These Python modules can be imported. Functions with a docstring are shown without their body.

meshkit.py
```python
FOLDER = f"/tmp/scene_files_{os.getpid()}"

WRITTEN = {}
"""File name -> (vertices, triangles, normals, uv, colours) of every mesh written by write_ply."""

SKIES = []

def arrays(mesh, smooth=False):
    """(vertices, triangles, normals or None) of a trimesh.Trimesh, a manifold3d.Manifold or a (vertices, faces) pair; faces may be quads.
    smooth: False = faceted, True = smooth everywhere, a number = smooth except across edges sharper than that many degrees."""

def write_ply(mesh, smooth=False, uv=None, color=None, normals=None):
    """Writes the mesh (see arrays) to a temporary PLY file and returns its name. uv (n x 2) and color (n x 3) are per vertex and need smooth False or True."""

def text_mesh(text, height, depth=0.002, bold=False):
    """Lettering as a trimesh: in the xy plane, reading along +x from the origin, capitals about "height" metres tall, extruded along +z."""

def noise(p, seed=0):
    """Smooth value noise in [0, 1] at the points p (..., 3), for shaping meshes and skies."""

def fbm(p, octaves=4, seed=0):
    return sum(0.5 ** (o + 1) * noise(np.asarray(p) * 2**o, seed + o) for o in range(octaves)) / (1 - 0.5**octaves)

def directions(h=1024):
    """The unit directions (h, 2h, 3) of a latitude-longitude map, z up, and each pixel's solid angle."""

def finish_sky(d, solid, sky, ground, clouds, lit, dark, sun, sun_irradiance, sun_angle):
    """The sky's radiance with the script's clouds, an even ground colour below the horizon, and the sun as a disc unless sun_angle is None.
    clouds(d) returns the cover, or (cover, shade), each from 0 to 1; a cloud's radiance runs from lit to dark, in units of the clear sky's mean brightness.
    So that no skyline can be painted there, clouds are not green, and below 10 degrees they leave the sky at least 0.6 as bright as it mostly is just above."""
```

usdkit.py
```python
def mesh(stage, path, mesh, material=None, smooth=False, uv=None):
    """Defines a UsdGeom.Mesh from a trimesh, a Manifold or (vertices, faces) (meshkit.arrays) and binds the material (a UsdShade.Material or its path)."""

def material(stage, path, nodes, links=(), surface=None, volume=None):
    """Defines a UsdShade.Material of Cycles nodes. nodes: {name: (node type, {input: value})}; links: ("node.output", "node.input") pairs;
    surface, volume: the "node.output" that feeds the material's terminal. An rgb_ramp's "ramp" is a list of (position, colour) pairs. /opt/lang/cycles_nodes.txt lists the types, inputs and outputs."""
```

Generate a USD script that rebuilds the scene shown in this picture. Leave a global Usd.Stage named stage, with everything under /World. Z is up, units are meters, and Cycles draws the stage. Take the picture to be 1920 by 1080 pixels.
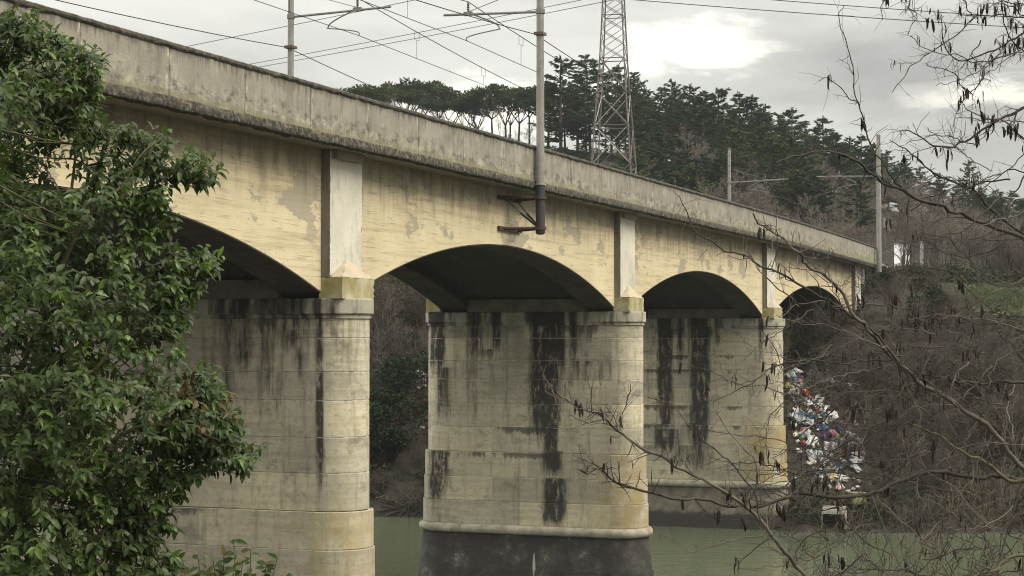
import math, random
import numpy as np, trimesh, usdkit, meshkit
from shapely.geometry import Polygon, Point, LineString
from pxr import Usd, UsdGeom, UsdLux, UsdShade, Gf, Sdf

stage = Usd.Stage.CreateInMemory()
UsdGeom.SetStageUpAxis(stage, 'Z'); UsdGeom.SetStageMetersPerUnit(stage, 1.0)
UsdGeom.Xform.Define(stage, '/World')
UsdGeom.Scope.Define(stage, '/World/Looks')

# ------------------------------------------------------------------ camera, sky, sun
EYE = 10.5                                        # the eye above the water (water = 0)
F = 3400.0; PITCH = math.atan(95 / F)
CP, SP = math.cos(PITCH), math.sin(PITCH)
cam = UsdGeom.Camera.Define(stage, '/World/camera')
cam.CreateHorizontalApertureAttr(36.0); cam.CreateFocalLengthAttr(36.0 * F / 1920)
cam.AddTranslateOp().Set(Gf.Vec3d(0, 0, EYE)); cam.AddRotateXOp().Set(90 + math.degrees(PITCH))
cam.CreateClippingRangeAttr(Gf.Vec2f(0.1, 20000))
cam.CreateExposureAttr(1.28)

SUN = np.array([0.80, -0.30, 0.92]); SUN /= np.linalg.norm(SUN)
SUN_EL, SUN_ROT = math.asin(SUN[2]), math.atan2(SUN[0], SUN[1])
sun = UsdLux.DistantLight.Define(stage, '/World/sun')
sun.CreateIntensityAttr(0.44); sun.CreateAngleAttr(35.0); sun.CreateColorAttr(Gf.Vec3f(1.0, 0.92, 0.78))
sun.GetPrim().CreateAttribute('inputs:normalize', Sdf.ValueTypeNames.Bool).Set(True)
zax = SUN; xax = np.cross([0, 0, 1], zax); xax /= np.linalg.norm(xax); yax = np.cross(zax, xax)
sun.AddTransformOp().Set(Gf.Matrix4d(*xax, 0, *yax, 0, *zax, 0, 0, 0, 200, 1))


class R(str):
    pass


class G:
    """small node graph builder; a call adds a node and returns a function that names its outputs"""
    def __init__(s): s.nodes, s.links, s.k = {}, [], 0
    def __call__(s, kind, out, **inp):
        s.k += 1; nm = f"n{s.k}"; vals = {}
        for k, v in inp.items():
            if isinstance(v, R): s.links.append((str(v), f"{nm}.{k}"))
            else: vals[k] = v
        s.nodes[nm] = (kind, vals)
        return R(f"{nm}.{out}")
    def m(s, t, a, b=0.0): return s('math', 'value', math_type=t, value1=a, value2=b)
    def mr(s, v, a, b, c=0.0, d=1.0, smooth=True):
        return s('map_range', 'result', range_type='smoothstep' if smooth else 'linear', value=v, from_min=a, from_max=b, to_min=c, to_max=d, clamp=True)
    def noise(s, vec, scale, detail=4.0, rough=0.55, dist=0.0): return s('noise_texture', 'fac', vector=vec, scale=scale, detail=detail, roughness=rough, distortion=dist)
    def mp(s, vec, sc, loc=(0, 0, 0)): return s('mapping', 'vector', mapping_type='point', vector=vec, scale=sc, location=loc)
    def mix(s, f, a, b, t='mix'): return s('mix', 'color', mix_type=t, fac=f, color1=a, color2=b)
    def ramp(s, f, stops): return s('rgb_ramp', 'color', fac=f, ramp=stops)
    def obj(s): return s('texture_coordinate', 'object')
    def sep(s, v):
        r = s('separate_xyz', 'x', vector=v); b = r.split('.')[0]
        return R(b + '.x'), R(b + '.y'), R(b + '.z')
    def done(s, name, surface=None, volume=None):
        return usdkit.material(stage, '/World/Looks/' + name, s.nodes, s.links, surface=str(surface) if surface else None, volume=str(volume) if volume else None)
    def pbr(s, name, col, rough=0.9, bump=None, dist=0.02, strength=0.6, **kw):
        if bump is not None: kw['normal'] = s('bump', 'normal', height=bump, strength=strength, distance=dist)
        return s.done(name, s('principled_bsdf', 'BSDF', base_color=col, roughness=rough, **kw))


# the sky: an overcast of layered cloud, brighter gaps low in the south
g = G()
d = g('texture_coordinate', 'generated')
dx, dy, dz = g.sep(d)
nz1 = g.noise(g.mp(d, (3.2, 3.2, 11.0)), 1.0, 5.0, 0.55, 0.4)
nz2 = g.noise(g.mp(d, (9.0, 9.0, 26.0), (3, 1, 0)), 1.0, 5.0, 0.6, 0.3)
zp = g.m('maximum', dz, 0.0)
lum = g.m('add', g.m('multiply', zp, 0.82), 0.152)                      # overcast: brighter to the zenith
lum = g.m('multiply', lum, g.mr(nz1, 0.3, 0.72, 0.74, 1.3, False))
lum = g.m('multiply', lum, g.mr(nz2, 0.3, 0.7, 0.93, 1.07, False))
ys = g.m('maximum', dy, 0.05)
az = g.m('divide', dx, ys); el = g.m('divide', dz, ys)
wob = g.m('multiply', g.m('subtract', g.noise(g.mp(d, (22, 22, 50)), 1.0, 6.0, 0.6), 0.5), 0.11)
wob2 = g.m('multiply', g.m('subtract', g.noise(g.mp(d, (14, 14, 60), (5, 5, 5)), 1.0, 6.0, 0.6), 0.5), 0.05)
azw, elw = g.m('add', az, wob), g.m('add', el, wob2)
def gap(a, e, wa, we, amp):
    qa = g.m('power', g.m('divide', g.m('subtract', azw, a), wa), 2.0)
    qe = g.m('power', g.m('divide', g.m('subtract', elw, e), we), 2.0)
    return g.m('multiply', g.mr(g.m('sqrt', g.m('add', qa, qe)), 1.75, 0.15), amp)
gaps = gap(0.108, 0.165, 0.036, 0.0085, 0.30)
for a in ((0.02, 0.132, 0.05, 0.010, 0.18), (-0.04, 0.118, 0.07, 0.016, 0.18), (0.080, 0.147, 0.020, 0.007, 0.24), (0.275, 0.137, 0.04, 0.007, 0.24), (-0.2, 0.19, 0.1, 0.03, 0.06)):
    gaps = g.m('add', gaps, gap(*a))
dark = gap(0.195, 0.150, 0.10, 0.026, 0.075)
lum = g.m('add', g.m('subtract', lum, dark), gaps)
tint = g.mix(g.mr(gaps, 0.0, 0.3), (10.15, 10.0, 9.2), (10.8, 10.2, 8.4))
cl = g.mix(1.0, tint, g('combine_color', 'color', r=lum, g=lum, b=lum), 'multiply')
sk = g('sky_texture', 'color', sky_type='single_scattering', sun_disc=False, sun_elevation=SUN_EL, sun_rotation=SUN_ROT)
skymat = g.done('sky', g('background_shader', 'background', color=g.mix(0.96, sk, cl), strength=0.1))
dome = UsdLux.DomeLight.Define(stage, '/World/sky'); dome.CreateIntensityAttr(1.0)
UsdShade.MaterialBindingAPI.Apply(dome.GetPrim()).Bind(skymat)
dome.GetPrim().SetCustomDataByKey('kind', 'structure')
dome.GetPrim().SetCustomDataByKey('label', 'grey overcast sky with bright cream gaps in the cloud')

# ------------------------------------------------------------------ helpers
used = {}
def numbered(parent, name):
    k = used.get((parent, name), 0); used[(parent, name)] = k + 1
    return f"{parent}/{name}" + (f"_{k:03d}" if k else "")
def data(p, **kw):
    for k, v in kw.items():
        if v: p.SetCustomDataByKey(k, v)
def place(x, loc, rz=0.0, sc=None):
    x.AddTranslateOp().Set(Gf.Vec3d(*map(float, loc))); x.AddRotateZOp().Set(float(rz))
    x.AddScaleOp().Set(Gf.Vec3f(*(sc if sc is not None else (1, 1, 1))))
def thing(name, label, cat, group=None, loc=(0, 0, 0), rz=0.0, sc=None):
    x = UsdGeom.Xform.Define(stage, numbered('/World', name)); place(x, loc, rz, sc)
    data(x.GetPrim(), label=label, category=cat, group=group); return x.GetPrim()
def part(parent, name, mesh, mat, smooth=False, label=None, kind=None):
    m = usdkit.mesh(stage, numbered(str(parent.GetPath()), name), mesh, mat, smooth=smooth)
    data(m.GetPrim(), label=label, kind=kind); return m.GetPrim()
def single(name, mesh, mat, label=None, cat=None, group=None, kind=None, smooth=False):
    m = usdkit.mesh(stage, numbered('/World', name), mesh, mat, smooth=smooth)
    data(m.GetPrim(), label=label, category=cat, group=group, kind=kind); return m.GetPrim()
def dup(src, name, loc, rz=0.0, sc=None, label=None, group=None):
    x = UsdGeom.Xform.Define(stage, numbered('/World', name)); p = x.GetPrim()
    p.GetReferences().AddInternalReference(src.GetPath())
    for nm, v in (('translate', Gf.Vec3d(*map(float, loc))), ('rotateZ', float(rz)), ('scale', Gf.Vec3f(*map(float, sc if sc is not None else (1, 1, 1))))):
        p.GetAttribute('xformOp:' + nm).Set(v)
    data(p, label=label, group=group); p.SetInstanceable(True); return p
def move(p, loc, rz=0.0, sc=(1, 1, 1)):
    p.GetAttribute('xformOp:translate').Set(Gf.Vec3d(*map(float, loc))); p.GetAttribute('xformOp:rotateZ').Set(float(rz)); p.GetAttribute('xformOp:scale').Set(Gf.Vec3f(*map(float, sc)))

def nrm(v): v = np.asarray(v, float); return v / np.maximum(np.linalg.norm(v, axis=-1, keepdims=True), 1e-9)
def cat(ms):
    vs, fs, o = [], [], 0
    for v, f in ms:
        v, f = np.asarray(v, float), np.asarray(f, int)
        if f.shape[1] == 4: f = np.vstack([f[:, [0, 1, 2]], f[:, [0, 2, 3]]])
        vs.append(v); fs.append(f + o); o += len(v)
    return np.vstack(vs), np.vstack(fs)
def box(x0, x1, y0, y1, z0, z1):
    v = np.array([(x, y, z) for x in (x0, x1) for y in (y0, y1) for z in (z0, z1)], float)
    return v, np.array([(0, 1, 3, 2), (4, 6, 7, 5), (0, 4, 5, 1), (2, 3, 7, 6), (0, 2, 6, 4), (1, 5, 7, 3)])
def prisms(p0, p1, r0, r1, n=3):
    """many tapered bars at once"""
    p0, p1 = np.atleast_2d(p0).astype(float), np.atleast_2d(p1).astype(float); N = len(p0)
    r0, r1 = np.broadcast_to(r0, N).astype(float), np.broadcast_to(r1, N).astype(float)
    t = nrm(p1 - p0); h = np.where(np.abs(t[:, 2:]) > 0.9, [[1.0, 0, 0]], [[0, 0, 1.0]])
    a = nrm(np.cross(t, h)); b = np.cross(t, a)
    an = np.arange(n) * 2 * np.pi / n
    ring = a[:, None] * np.cos(an)[None, :, None] + b[:, None] * np.sin(an)[None, :, None]
    v = np.concatenate([p0[:, None] + ring * r0[:, None, None], p1[:, None] + ring * r1[:, None, None]], 1)
    k = np.arange(n); k2 = (k + 1) % n
    f = np.concatenate([np.stack([k, k2, k2 + n], 1), np.stack([k, k2 + n, k + n], 1),
                        np.array([(0, i + 1, i) for i in range(1, n - 1)]), np.array([(n, n + i, n + i + 1) for i in range(1, n - 1)])])
    return v.reshape(-1, 3), (f[None] + (np.arange(N) * 2 * n)[:, None, None]).reshape(-1, 3)
def tube(pts, rad, n=6):
    P = np.asarray(pts, float); N = len(P); rad = np.broadcast_to(rad, N).astype(float)
    t = nrm(np.gradient(P, axis=0)); h = np.array([0, 0, 1.0]) if abs(t[0, 2]) < 0.9 else np.array([1.0, 0, 0])
    a = np.empty_like(P); x = nrm(np.cross(t[0], h))
    for i in range(N):
        x = nrm(x - t[i] * (x @ t[i])); a[i] = x
    b = np.cross(t, a); an = np.arange(n) * 2 * np.pi / n
    v = P[:, None] + (a[:, None] * np.cos(an)[None, :, None] + b[:, None] * np.sin(an)[None, :, None]) * rad[:, None, None]
    f = []
    for i in range(N - 1):
        for k in range(n):
            f.append((i * n + k, i * n + (k + 1) % n, (i + 1) * n + (k + 1) % n, (i + 1) * n + k))
    v = np.vstack([v.reshape(-1, 3), P[0], P[-1]]); f = np.array(f)
    f = np.vstack([f[:, [0, 1, 2]], f[:, [0, 2, 3]], [(N * n, (k + 1) % n, k) for k in range(n)], [(N * n + 1, (N - 1) * n + k, (N - 1) * n + (k + 1) % n) for k in range(n)]])
    return v, f
def spline(P, n):
    """Catmull-Rom through the points"""
    P = np.asarray(P, float)
    if len(P) < 3: return P[0] + (P[-1] - P[0]) * np.linspace(0, 1, n)[:, None]
    Q = np.vstack([2 * P[0] - P[1], P, 2 * P[-1] - P[-2]]); out = []
    for u in np.linspace(0, len(P) - 1 - 1e-6, n):
        i = int(u); t = u - i; a, b, c, e = Q[i:i + 4]
        out.append(0.5 * (2 * b + (c - a) * t + (2 * a - 5 * b + 4 * c - e) * t * t + (3 * b - a - 3 * c + e) * t ** 3))
    return np.array(out)
def ray(px, py):
    u, w = (px - 960) / F, (540 - py) / F
    return np.array([u, CP - w * SP, SP + w * CP])
def pd(px, py, Y):
    r = ray(px, py); return r / r[1] * Y + np.array([0, 0, EYE])
TH = math.radians(21.117)
O = np.array([-4.966, 51.6]); A2 = np.array([math.sin(TH), math.cos(TH)]); B2 = np.array([-math.cos(TH), math.sin(TH)])
def pv(px, py, v):                               # photograph -> bridge coordinates on the plane v
    r = ray(px, py); k = (B2 @ O + v) / (B2 @ r[:2]); P = r * k
    return (P[:2] - O) @ A2, P[2] + EYE
def bw(t, v, z): q = O + A2 * t + B2 * v; return np.array([q[0], q[1], z])
def pix(P):
    P = np.asarray(P, float); dd = P[..., 1] * CP + (P[..., 2] - EYE) * SP
    return 960 + F * P[..., 0] / dd, 540 - F * (-P[..., 1] * SP + (P[..., 2] - EYE) * CP) / dd

# ------------------------------------------------------------------ materials
def streaks(g, v, z, lst, nz):
    """run-off stains with a shape of their own: soft envelopes (v0, half width, z low, z high, strength) cut up by a drip-like grain nz"""
    tot = None
    for v0, w, z0, z1, s in lst:
        q = g.m('absolute', g.m('subtract', v, v0))
        q = g.mr(q, w * 1.9 + 0.06, w * 0.15)
        fz = g.m('multiply', g.mr(z, z0 - 0.55, z0 + 0.35 * (z1 - z0) + 0.1), g.mr(z, z1 + 0.06, z1 - 0.04))
        q = g.m('multiply', g.m('multiply', q, fz), s)
        tot = q if tot is None else g.m('maximum', tot, q)
    return g.mr(g.m('add', g.m('multiply', tot, 0.56), nz), 0.61, 0.89, 0.0, 0.98, False)

def pier_mat(name, lst, och=1.0, base=((0.335, 0.303, 0.226), (0.50, 0.454, 0.336))):
    g = G(); o = g.obj(); x, v, z = g.sep(o)
    n1 = g.noise(o, 0.55, 5.0, 0.6); n2 = g.noise(o, 7.0, 6.0, 0.65)
    nst = g.noise(g.mp(o, (3.0, 3.0, 0.35)), 1.0, 6.0, 0.65)            # vertical run-off grain
    nh = g.noise(g.mp(o, (0.5, 0.5, 7.0)), 1.0, 4.0, 0.6)
    c = g.ramp(n1, [(0.3, base[0]), (0.7, base[1])])
    c = g.mix(g.mr(nh, 0.40, 0.70, 0.0, 0.5), c, (0.25, 0.225, 0.16))
    c = g.mix(g.mr(n2, 0.46, 0.75, 0.0, 0.6), c, (0.19, 0.17, 0.125))
    nm_ = g.noise(g.mp(o, (0.9, 0.9, 1.5), (5, 2, 8)), 1.0, 7.0, 0.7)
    c = g.mix(g.mr(nm_, 0.54, 0.66, 0.0, 0.55), c, (0.12, 0.108, 0.085))
    c = g.mix(g.mr(g.noise(g.mp(o, (1.4, 1.4, 1.0), (1, 7, 3)), 1.0, 5.0, 0.6), 0.58, 0.7, 0.0, 0.4), c, (0.50, 0.455, 0.33))
    c = g.mix(g.mr(nst, 0.50, 0.72, 0.0, 0.65), c, (0.13, 0.115, 0.085))
    # grey-green algae film low down and ochre lichen on the rounded nose
    nl = g.noise(o, 1.1, 5.0, 0.6)
    c = g.mix(g.m('multiply', g.mr(z, 8.2, 5.0, 0.0, 0.3), g.mr(nl, 0.35, 0.62)), c, (0.22, 0.215, 0.14))
    lich = g.m('multiply', g.m('multiply', g.mr(v, 1.7, -0.3), g.mr(z, 6.2, 5.2)), g.mr(nl, 0.36, 0.6, 0.0, 0.75 * och))
    c = g.mix(lich, c, (0.285, 0.205, 0.07))
    nb = g.noise(g.mp(o, (4.2, 4.2, 0.55)), 1.0, 9.0, 0.72)
    st = streaks(g, v, z, lst, nb)
    brk = g.mr(g.noise(g.mp(o, (5, 5, 1.6)), 1.0, 6.0, 0.7), 0.34, 0.50, 0.35, 1.0)
    jt = None
    for zj in (11.12, 9.57, 8.77, 6.74, 5.66):                    # short drips below the cap and some joints
        q = g.m('multiply', g.mr(z, zj - (1.3 if zj > 11 else 0.5), zj), g.mr(z, zj + 0.02, zj - 0.01)); jt = q if jt is None else g.m('maximum', jt, q)
    jt = g.m('multiply', jt, g.m('multiply', g.mr(v, 0.2, 1.6, 0.35, 1.0), g.mr(g.noise(g.mp(o, (0.45, 0.45, 0.3), (9, 3, 1)), 1.0, 3.0), 0.4, 0.62)))
    c = g.mix(g.mr(g.m('add', g.m('multiply', jt, 0.42), nb), 0.68, 0.84, 0.0, 0.8), c, (0.06, 0.053, 0.041))
    c = g.mix(g.m('multiply', st, brk), c, (0.022, 0.019, 0.015))
    c = g.mix(1.0, c, g.ramp(g('object_info', 'random'), [(0.0, (0.78, 0.78, 0.80)), (0.5, (0.95, 0.95, 0.95)), (1.0, (1.12, 1.11, 1.06))]), 'multiply')
    bump = g.m('add', g.m('multiply', n2, 0.6), g.m('multiply', g.noise(o, 30.0, 4.0, 0.6), 0.4))
    return g.pbr(name, c, 0.92, bump, 0.02, 0.7)

S = 26.63
def fv(i, x):                                     # place along the pier's long side seen at photo column x
    vv = np.linspace(-0.5, 8.5, 60); xs = np.array([pix(bw(i * S - 1.03, q, 6.0))[0] for q in vv])
    return float(np.interp(-x, -xs, vv))
def fz(i, y, v=3.0):
    zz = np.linspace(-1, 13, 80); yy = np.array([pix(bw(i * S - 1.03, v, q))[1] for q in zz])
    return float(np.interp(-y, -yy, zz))
def SL(i, rows):
    return [(fv(i, x), abs(fv(i, x - w / 2) - fv(i, x + w / 2)) / 2, fz(i, y1), fz(i, y0), s) for x, w, y0, y1, s in rows]
M = {}
st1 = SL(1, [(1022, 46, 560, 850, 1.25), (1032, 26, 780, 900, 0.85), (1050, 16, 570, 715, 1.0), (1040, 26, 845, 890, 0.9), (1042, 36, 896, 985, 1.1), (892, 30, 585, 690, 0.62), (932, 16, 600, 665, 0.7), (885, 28, 660, 800, 0.4),
             (818, 26, 596, 700, 1.15), (832, 26, 690, 800, 0.62), (822, 34, 850, 950, 0.95), (1075, 14, 600, 685, 0.6), (1090, 50, 676, 712, 0.4), (1130, 30, 676, 715, 0.35), (905, 60, 655, 668, 0.55), (1015, 22, 745, 800, 0.8)])
st2 = SL(2, [(1247, 22, 588, 835, 1.15), (1312, 30, 588, 885, 1.2), (1276, 14, 590, 710, 0.6), (1345, 10, 600, 650, 0.5), (1428, 8, 600, 690, 0.65), (1250, 46, 805, 850, 0.75), (1300, 70, 835, 880, 0.6), (1220, 20, 600, 800, 0.3)])
st0 = SL(0, [(598, 10, 585, 960, 0.85), (545, 70, 590, 650, 0.6), (500, 50, 590, 770, 0.45), (455, 40, 590, 700, 0.6), (420, 46, 590, 820, 0.45), (560, 24, 640, 690, 0.45), (620, 20, 600, 640, 0.4)])
M['pier'] = [pier_mat('pier_stained_near', st0, 0.5), pier_mat('pier_stained_middle', st1, 0.8), pier_mat('pier_stained_far', st2), pier_mat('pier_plain', [(4, 0.4, 2, 12, 0.6)])]

g = G(); o = g.obj(); x, v, z = g.sep(o)
n = g.noise(o, 4.0, 5.0)
M['joint'] = g.pbr('mortar_joint', g.ramp(n, [(0.35, (0.12, 0.11, 0.09)), (0.5, (0.42, 0.40, 0.34)), (0.7, (0.62, 0.6, 0.54))]), 0.95)

g = G(); o = g.obj(); n = g.noise(o, 1.2, 6.0, 0.62); n2 = g.noise(o, 9.0, 5.0, 0.6)
ns = g.noise(g.mp(o, (1.0, 1.4, 0.12)), 1.0, 3.0, 0.5)
c = g.ramp(n, [(0.46, (0.018, 0.016, 0.014)), (0.60, (0.045, 0.041, 0.034)), (0.68, (0.15, 0.135, 0.107))])
c = g.mix(g.mr(ns, 0.68, 0.71, 0.0, 0.8), c, (0.35, 0.34, 0.29))
M['pier_foot'] = g.pbr('wet_pier_foot', c, 0.75, g.m('add', n, g.m('multiply', n2, 0.4)), 0.08, 0.8)

g = G(); o = g.obj(); x, v, z = g.sep(o); n = g.noise(o, 1.6, 6.0, 0.65)
c = g.ramp(n, [(0.35, (0.075, 0.066, 0.048)), (0.65, (0.17, 0.152, 0.112))])
c = g.mix(g.mr(g.m('add', z, g.m('multiply', n, 0.5)), 1.2, 0.95), c, (0.03, 0.027, 0.022))
M['foot_dry'] = g.pbr('grey_pier_foot', c, 0.85, n, 0.05)
g = G(); o = g.obj(); n = g.noise(o, 2.0, 6.0, 0.65); n2 = g.noise(o, 14.0, 5.0, 0.6)
c = g.ramp(n, [(0.3, (0.15, 0.14, 0.105)), (0.6, (0.31, 0.29, 0.22)), (0.75, (0.42, 0.4, 0.32))])
M['torus'] = g.pbr('weathered_moulding', g.mix(g.mr(n2, 0.5, 0.75, 0, 0.5), c, (0.12, 0.115, 0.09)), 0.92, n2, 0.03, 0.7)

# cap course: grey with black run-off tongues
def cap_mat(name, lst):
  g = G(); o = g.obj(); x, v, z = g.sep(o); n = g.noise(o, 1.5, 6.0, 0.65); n2 = g.noise(o, 16.0, 5.0, 0.6)
  ns = g.noise(g.mp(o, (3.2, 3.2, 0.5)), 1.0, 5.0, 0.65)
  c = g.ramp(n, [(0.3, (0.24, 0.225, 0.175)), (0.7, (0.36, 0.34, 0.27))])
  c = g.mix(g.mr(ns, 0.5, 0.66, 0, 0.85), c, (0.055, 0.05, 0.042))
  if lst: c = g.mix(streaks(g, v, z, [(a, w * 1.15, 10.4, 11.9, min(q * 1.1, 1.0)) for a, w, z0, z1, q in lst if z1 > 10.5], g.noise(g.mp(o, (4.2, 4.2, 0.55)), 1.0, 9.0, 0.72)), c, (0.02, 0.018, 0.015))
  return g.pbr(name, c, 0.93, n2, 0.02, 0.7)
M['caps'] = [cap_mat('cap_stained_near', st0), cap_mat('cap_stained_middle', st1), cap_mat('cap_stained_far', st2), cap_mat('cap_plain', [])]; M['cap'] = M['caps'][3]

# spandrel plaster: ochre limewash over board-marked concrete, peeled in grey patches
g = G(); o = g.obj(); x, v, z = g.sep(o)
n1 = g.noise(o, 0.35, 5.0, 0.6)
nb = g.noise(g.mp(o, (0.16, 1.0, 5.0)), 1.0, 6.0, 0.6)
nbl = g.noise(g.mp(o, (0.7, 1.0, 16.0), (3, 0, 1)), 1.0, 4.0, 0.6)
nv = g.noise(g.mp(o, (2.4, 1.0, 0.5)), 1.0, 5.0, 0.65)
npch = g.noise(g.mp(o, (0.42, 0.42, 0.75), (2.3, 0, 1.7)), 1.0, 6.0, 0.62)
c = g.ramp(n1, [(0.3, (0.44, 0.375, 0.24)), (0.7, (0.56, 0.485, 0.32))])
c = g.mix(g.mr(nb, 0.48, 0.66, 0.0, 0.65), c, (0.34, 0.285, 0.18))
c = g.mix(g.mr(nbl, 0.56, 0.66, 0.0, 0.7), c, (0.22, 0.185, 0.125))
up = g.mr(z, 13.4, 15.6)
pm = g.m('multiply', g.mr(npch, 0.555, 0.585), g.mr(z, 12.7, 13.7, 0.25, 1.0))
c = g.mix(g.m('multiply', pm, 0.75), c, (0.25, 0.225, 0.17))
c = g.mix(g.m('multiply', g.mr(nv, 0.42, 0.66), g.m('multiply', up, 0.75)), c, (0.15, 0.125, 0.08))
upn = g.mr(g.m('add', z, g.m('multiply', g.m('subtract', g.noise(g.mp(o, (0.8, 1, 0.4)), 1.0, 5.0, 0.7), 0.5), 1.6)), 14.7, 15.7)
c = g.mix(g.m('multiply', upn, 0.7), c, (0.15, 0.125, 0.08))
nsp = g.noise(g.mp(o, (1.6, 1.0, 4.5), (7, 0, 2)), 1.0, 5.0, 0.7)
c = g.mix(g.mr(nsp, 0.60, 0.66, 0.0, 0.6), c, (0.30, 0.28, 0.22))
bd = g('wave_texture', 'fac', wave_type='bands', bands_direction='z', profile='saw', vector=o, scale=0.85, distortion=0.25, detail=2.0)
h = g.m('add', g.m('multiply', bd, 0.25), g.m('add', g.m('multiply', nbl, 0.5), g.m('multiply', pm, -0.5)))
M['plaster'] = g.pbr('ochre_plaster', c, 0.93, h, 0.02, 0.6)

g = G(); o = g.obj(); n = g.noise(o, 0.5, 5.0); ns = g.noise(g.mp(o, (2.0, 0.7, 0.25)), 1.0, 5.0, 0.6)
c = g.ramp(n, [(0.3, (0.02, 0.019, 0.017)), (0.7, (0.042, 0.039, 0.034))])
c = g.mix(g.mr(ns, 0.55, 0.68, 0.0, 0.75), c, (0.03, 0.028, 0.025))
M['vault'] = g.pbr('sooty_vault', c, 0.95, ns, 0.02)  # soot-dark concrete, with the shade inside the vault put into the colour too

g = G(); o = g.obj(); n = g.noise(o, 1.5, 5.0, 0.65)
M['ring'] = g.pbr('sooty_ring', g.ramp(n, [(0.3, (0.028, 0.025, 0.02)), (0.7, (0.07, 0.063, 0.05))]), 0.95, n, 0.02)  # shade under the arch rings put into the base colour
g = G(); o = g.obj(); n = g.noise(o, 1.5, 5.0, 0.65)
M['saddle'] = g.pbr('stained_saddle', g.ramp(n, [(0.3, (0.085, 0.077, 0.06)), (0.7, (0.16, 0.146, 0.114))]), 0.95, n, 0.02)
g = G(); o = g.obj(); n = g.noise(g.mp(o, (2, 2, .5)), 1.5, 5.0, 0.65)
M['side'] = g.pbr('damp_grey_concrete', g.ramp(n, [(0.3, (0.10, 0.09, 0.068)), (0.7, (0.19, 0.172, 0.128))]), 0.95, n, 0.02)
# parapet: grey concrete with vertical runs
g = G(); o = g.obj(); x, v, z = g.sep(o)
n1 = g.noise(o, 0.8, 5.0, 0.6); nv = g.noise(g.mp(o, (3.4, 1.0, 0.75)), 1.0, 7.0, 0.7); n2 = g.noise(o, 15.0, 5.0, 0.65)
nw = g.noise(g.mp(o, (1.3, 1.0, 0.6), (4, 4, 4)), 1.0, 4.0, 0.6)
rnd = g('object_info', 'random')
c = g.ramp(n1, [(0.3, (0.185, 0.172, 0.138)), (0.7, (0.262, 0.244, 0.196))])
c = g.mix(g.mr(rnd, 0.0, 1.0, 0.0, 0.25, False), c, (0.21, 0.20, 0.165))
c = g.mix(g.mr(nv, 0.46, 0.68, 0.0, 0.6), c, (0.105, 0.097, 0.075))
nbq = g.noise(g.mp(o, (0.9, 1, 1.3), (8, 1, 6)), 1.0, 7.0, 0.7)
c = g.mix(g.mr(nbq, 0.5, 0.64, 0.0, 0.6), c, (0.12, 0.112, 0.088))
c = g.mix(g.mr(nbq, 0.44, 0.34, 0.0, 0.5), c, (0.34, 0.315, 0.25))
c = g.mix(g.mr(nw, 0.58, 0.72, 0.0, 0.45), c, (0.37, 0.335, 0.245))
c = g.mix(g.mr(n2, 0.55, 0.8, 0.0, 0.4), c, (0.15, 0.14, 0.11))
fr = g.m('fraction', g.m('divide', g.m('add', x, 349.61), 3.495)); dj = g.m('multiply', g.m('minimum', fr, g.m('subtract', 1.0, fr)), 3.495)
nj = g.noise(g.mp(o, (6.0, 1, 1.6), (2, 2, 2)), 1.0, 6.0, 0.75)
c = g.mix(g.m('multiply', g.mr(dj, 0.22, 0.02), g.mr(nj, 0.5, 0.62)), c, (0.46, 0.43, 0.34))
c = g.mix(g.m('multiply', g.mr(dj, 0.30, 0.03), g.mr(nj, 0.47, 0.38, 0.0, 0.85)), c, (0.07, 0.063, 0.047))
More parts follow.
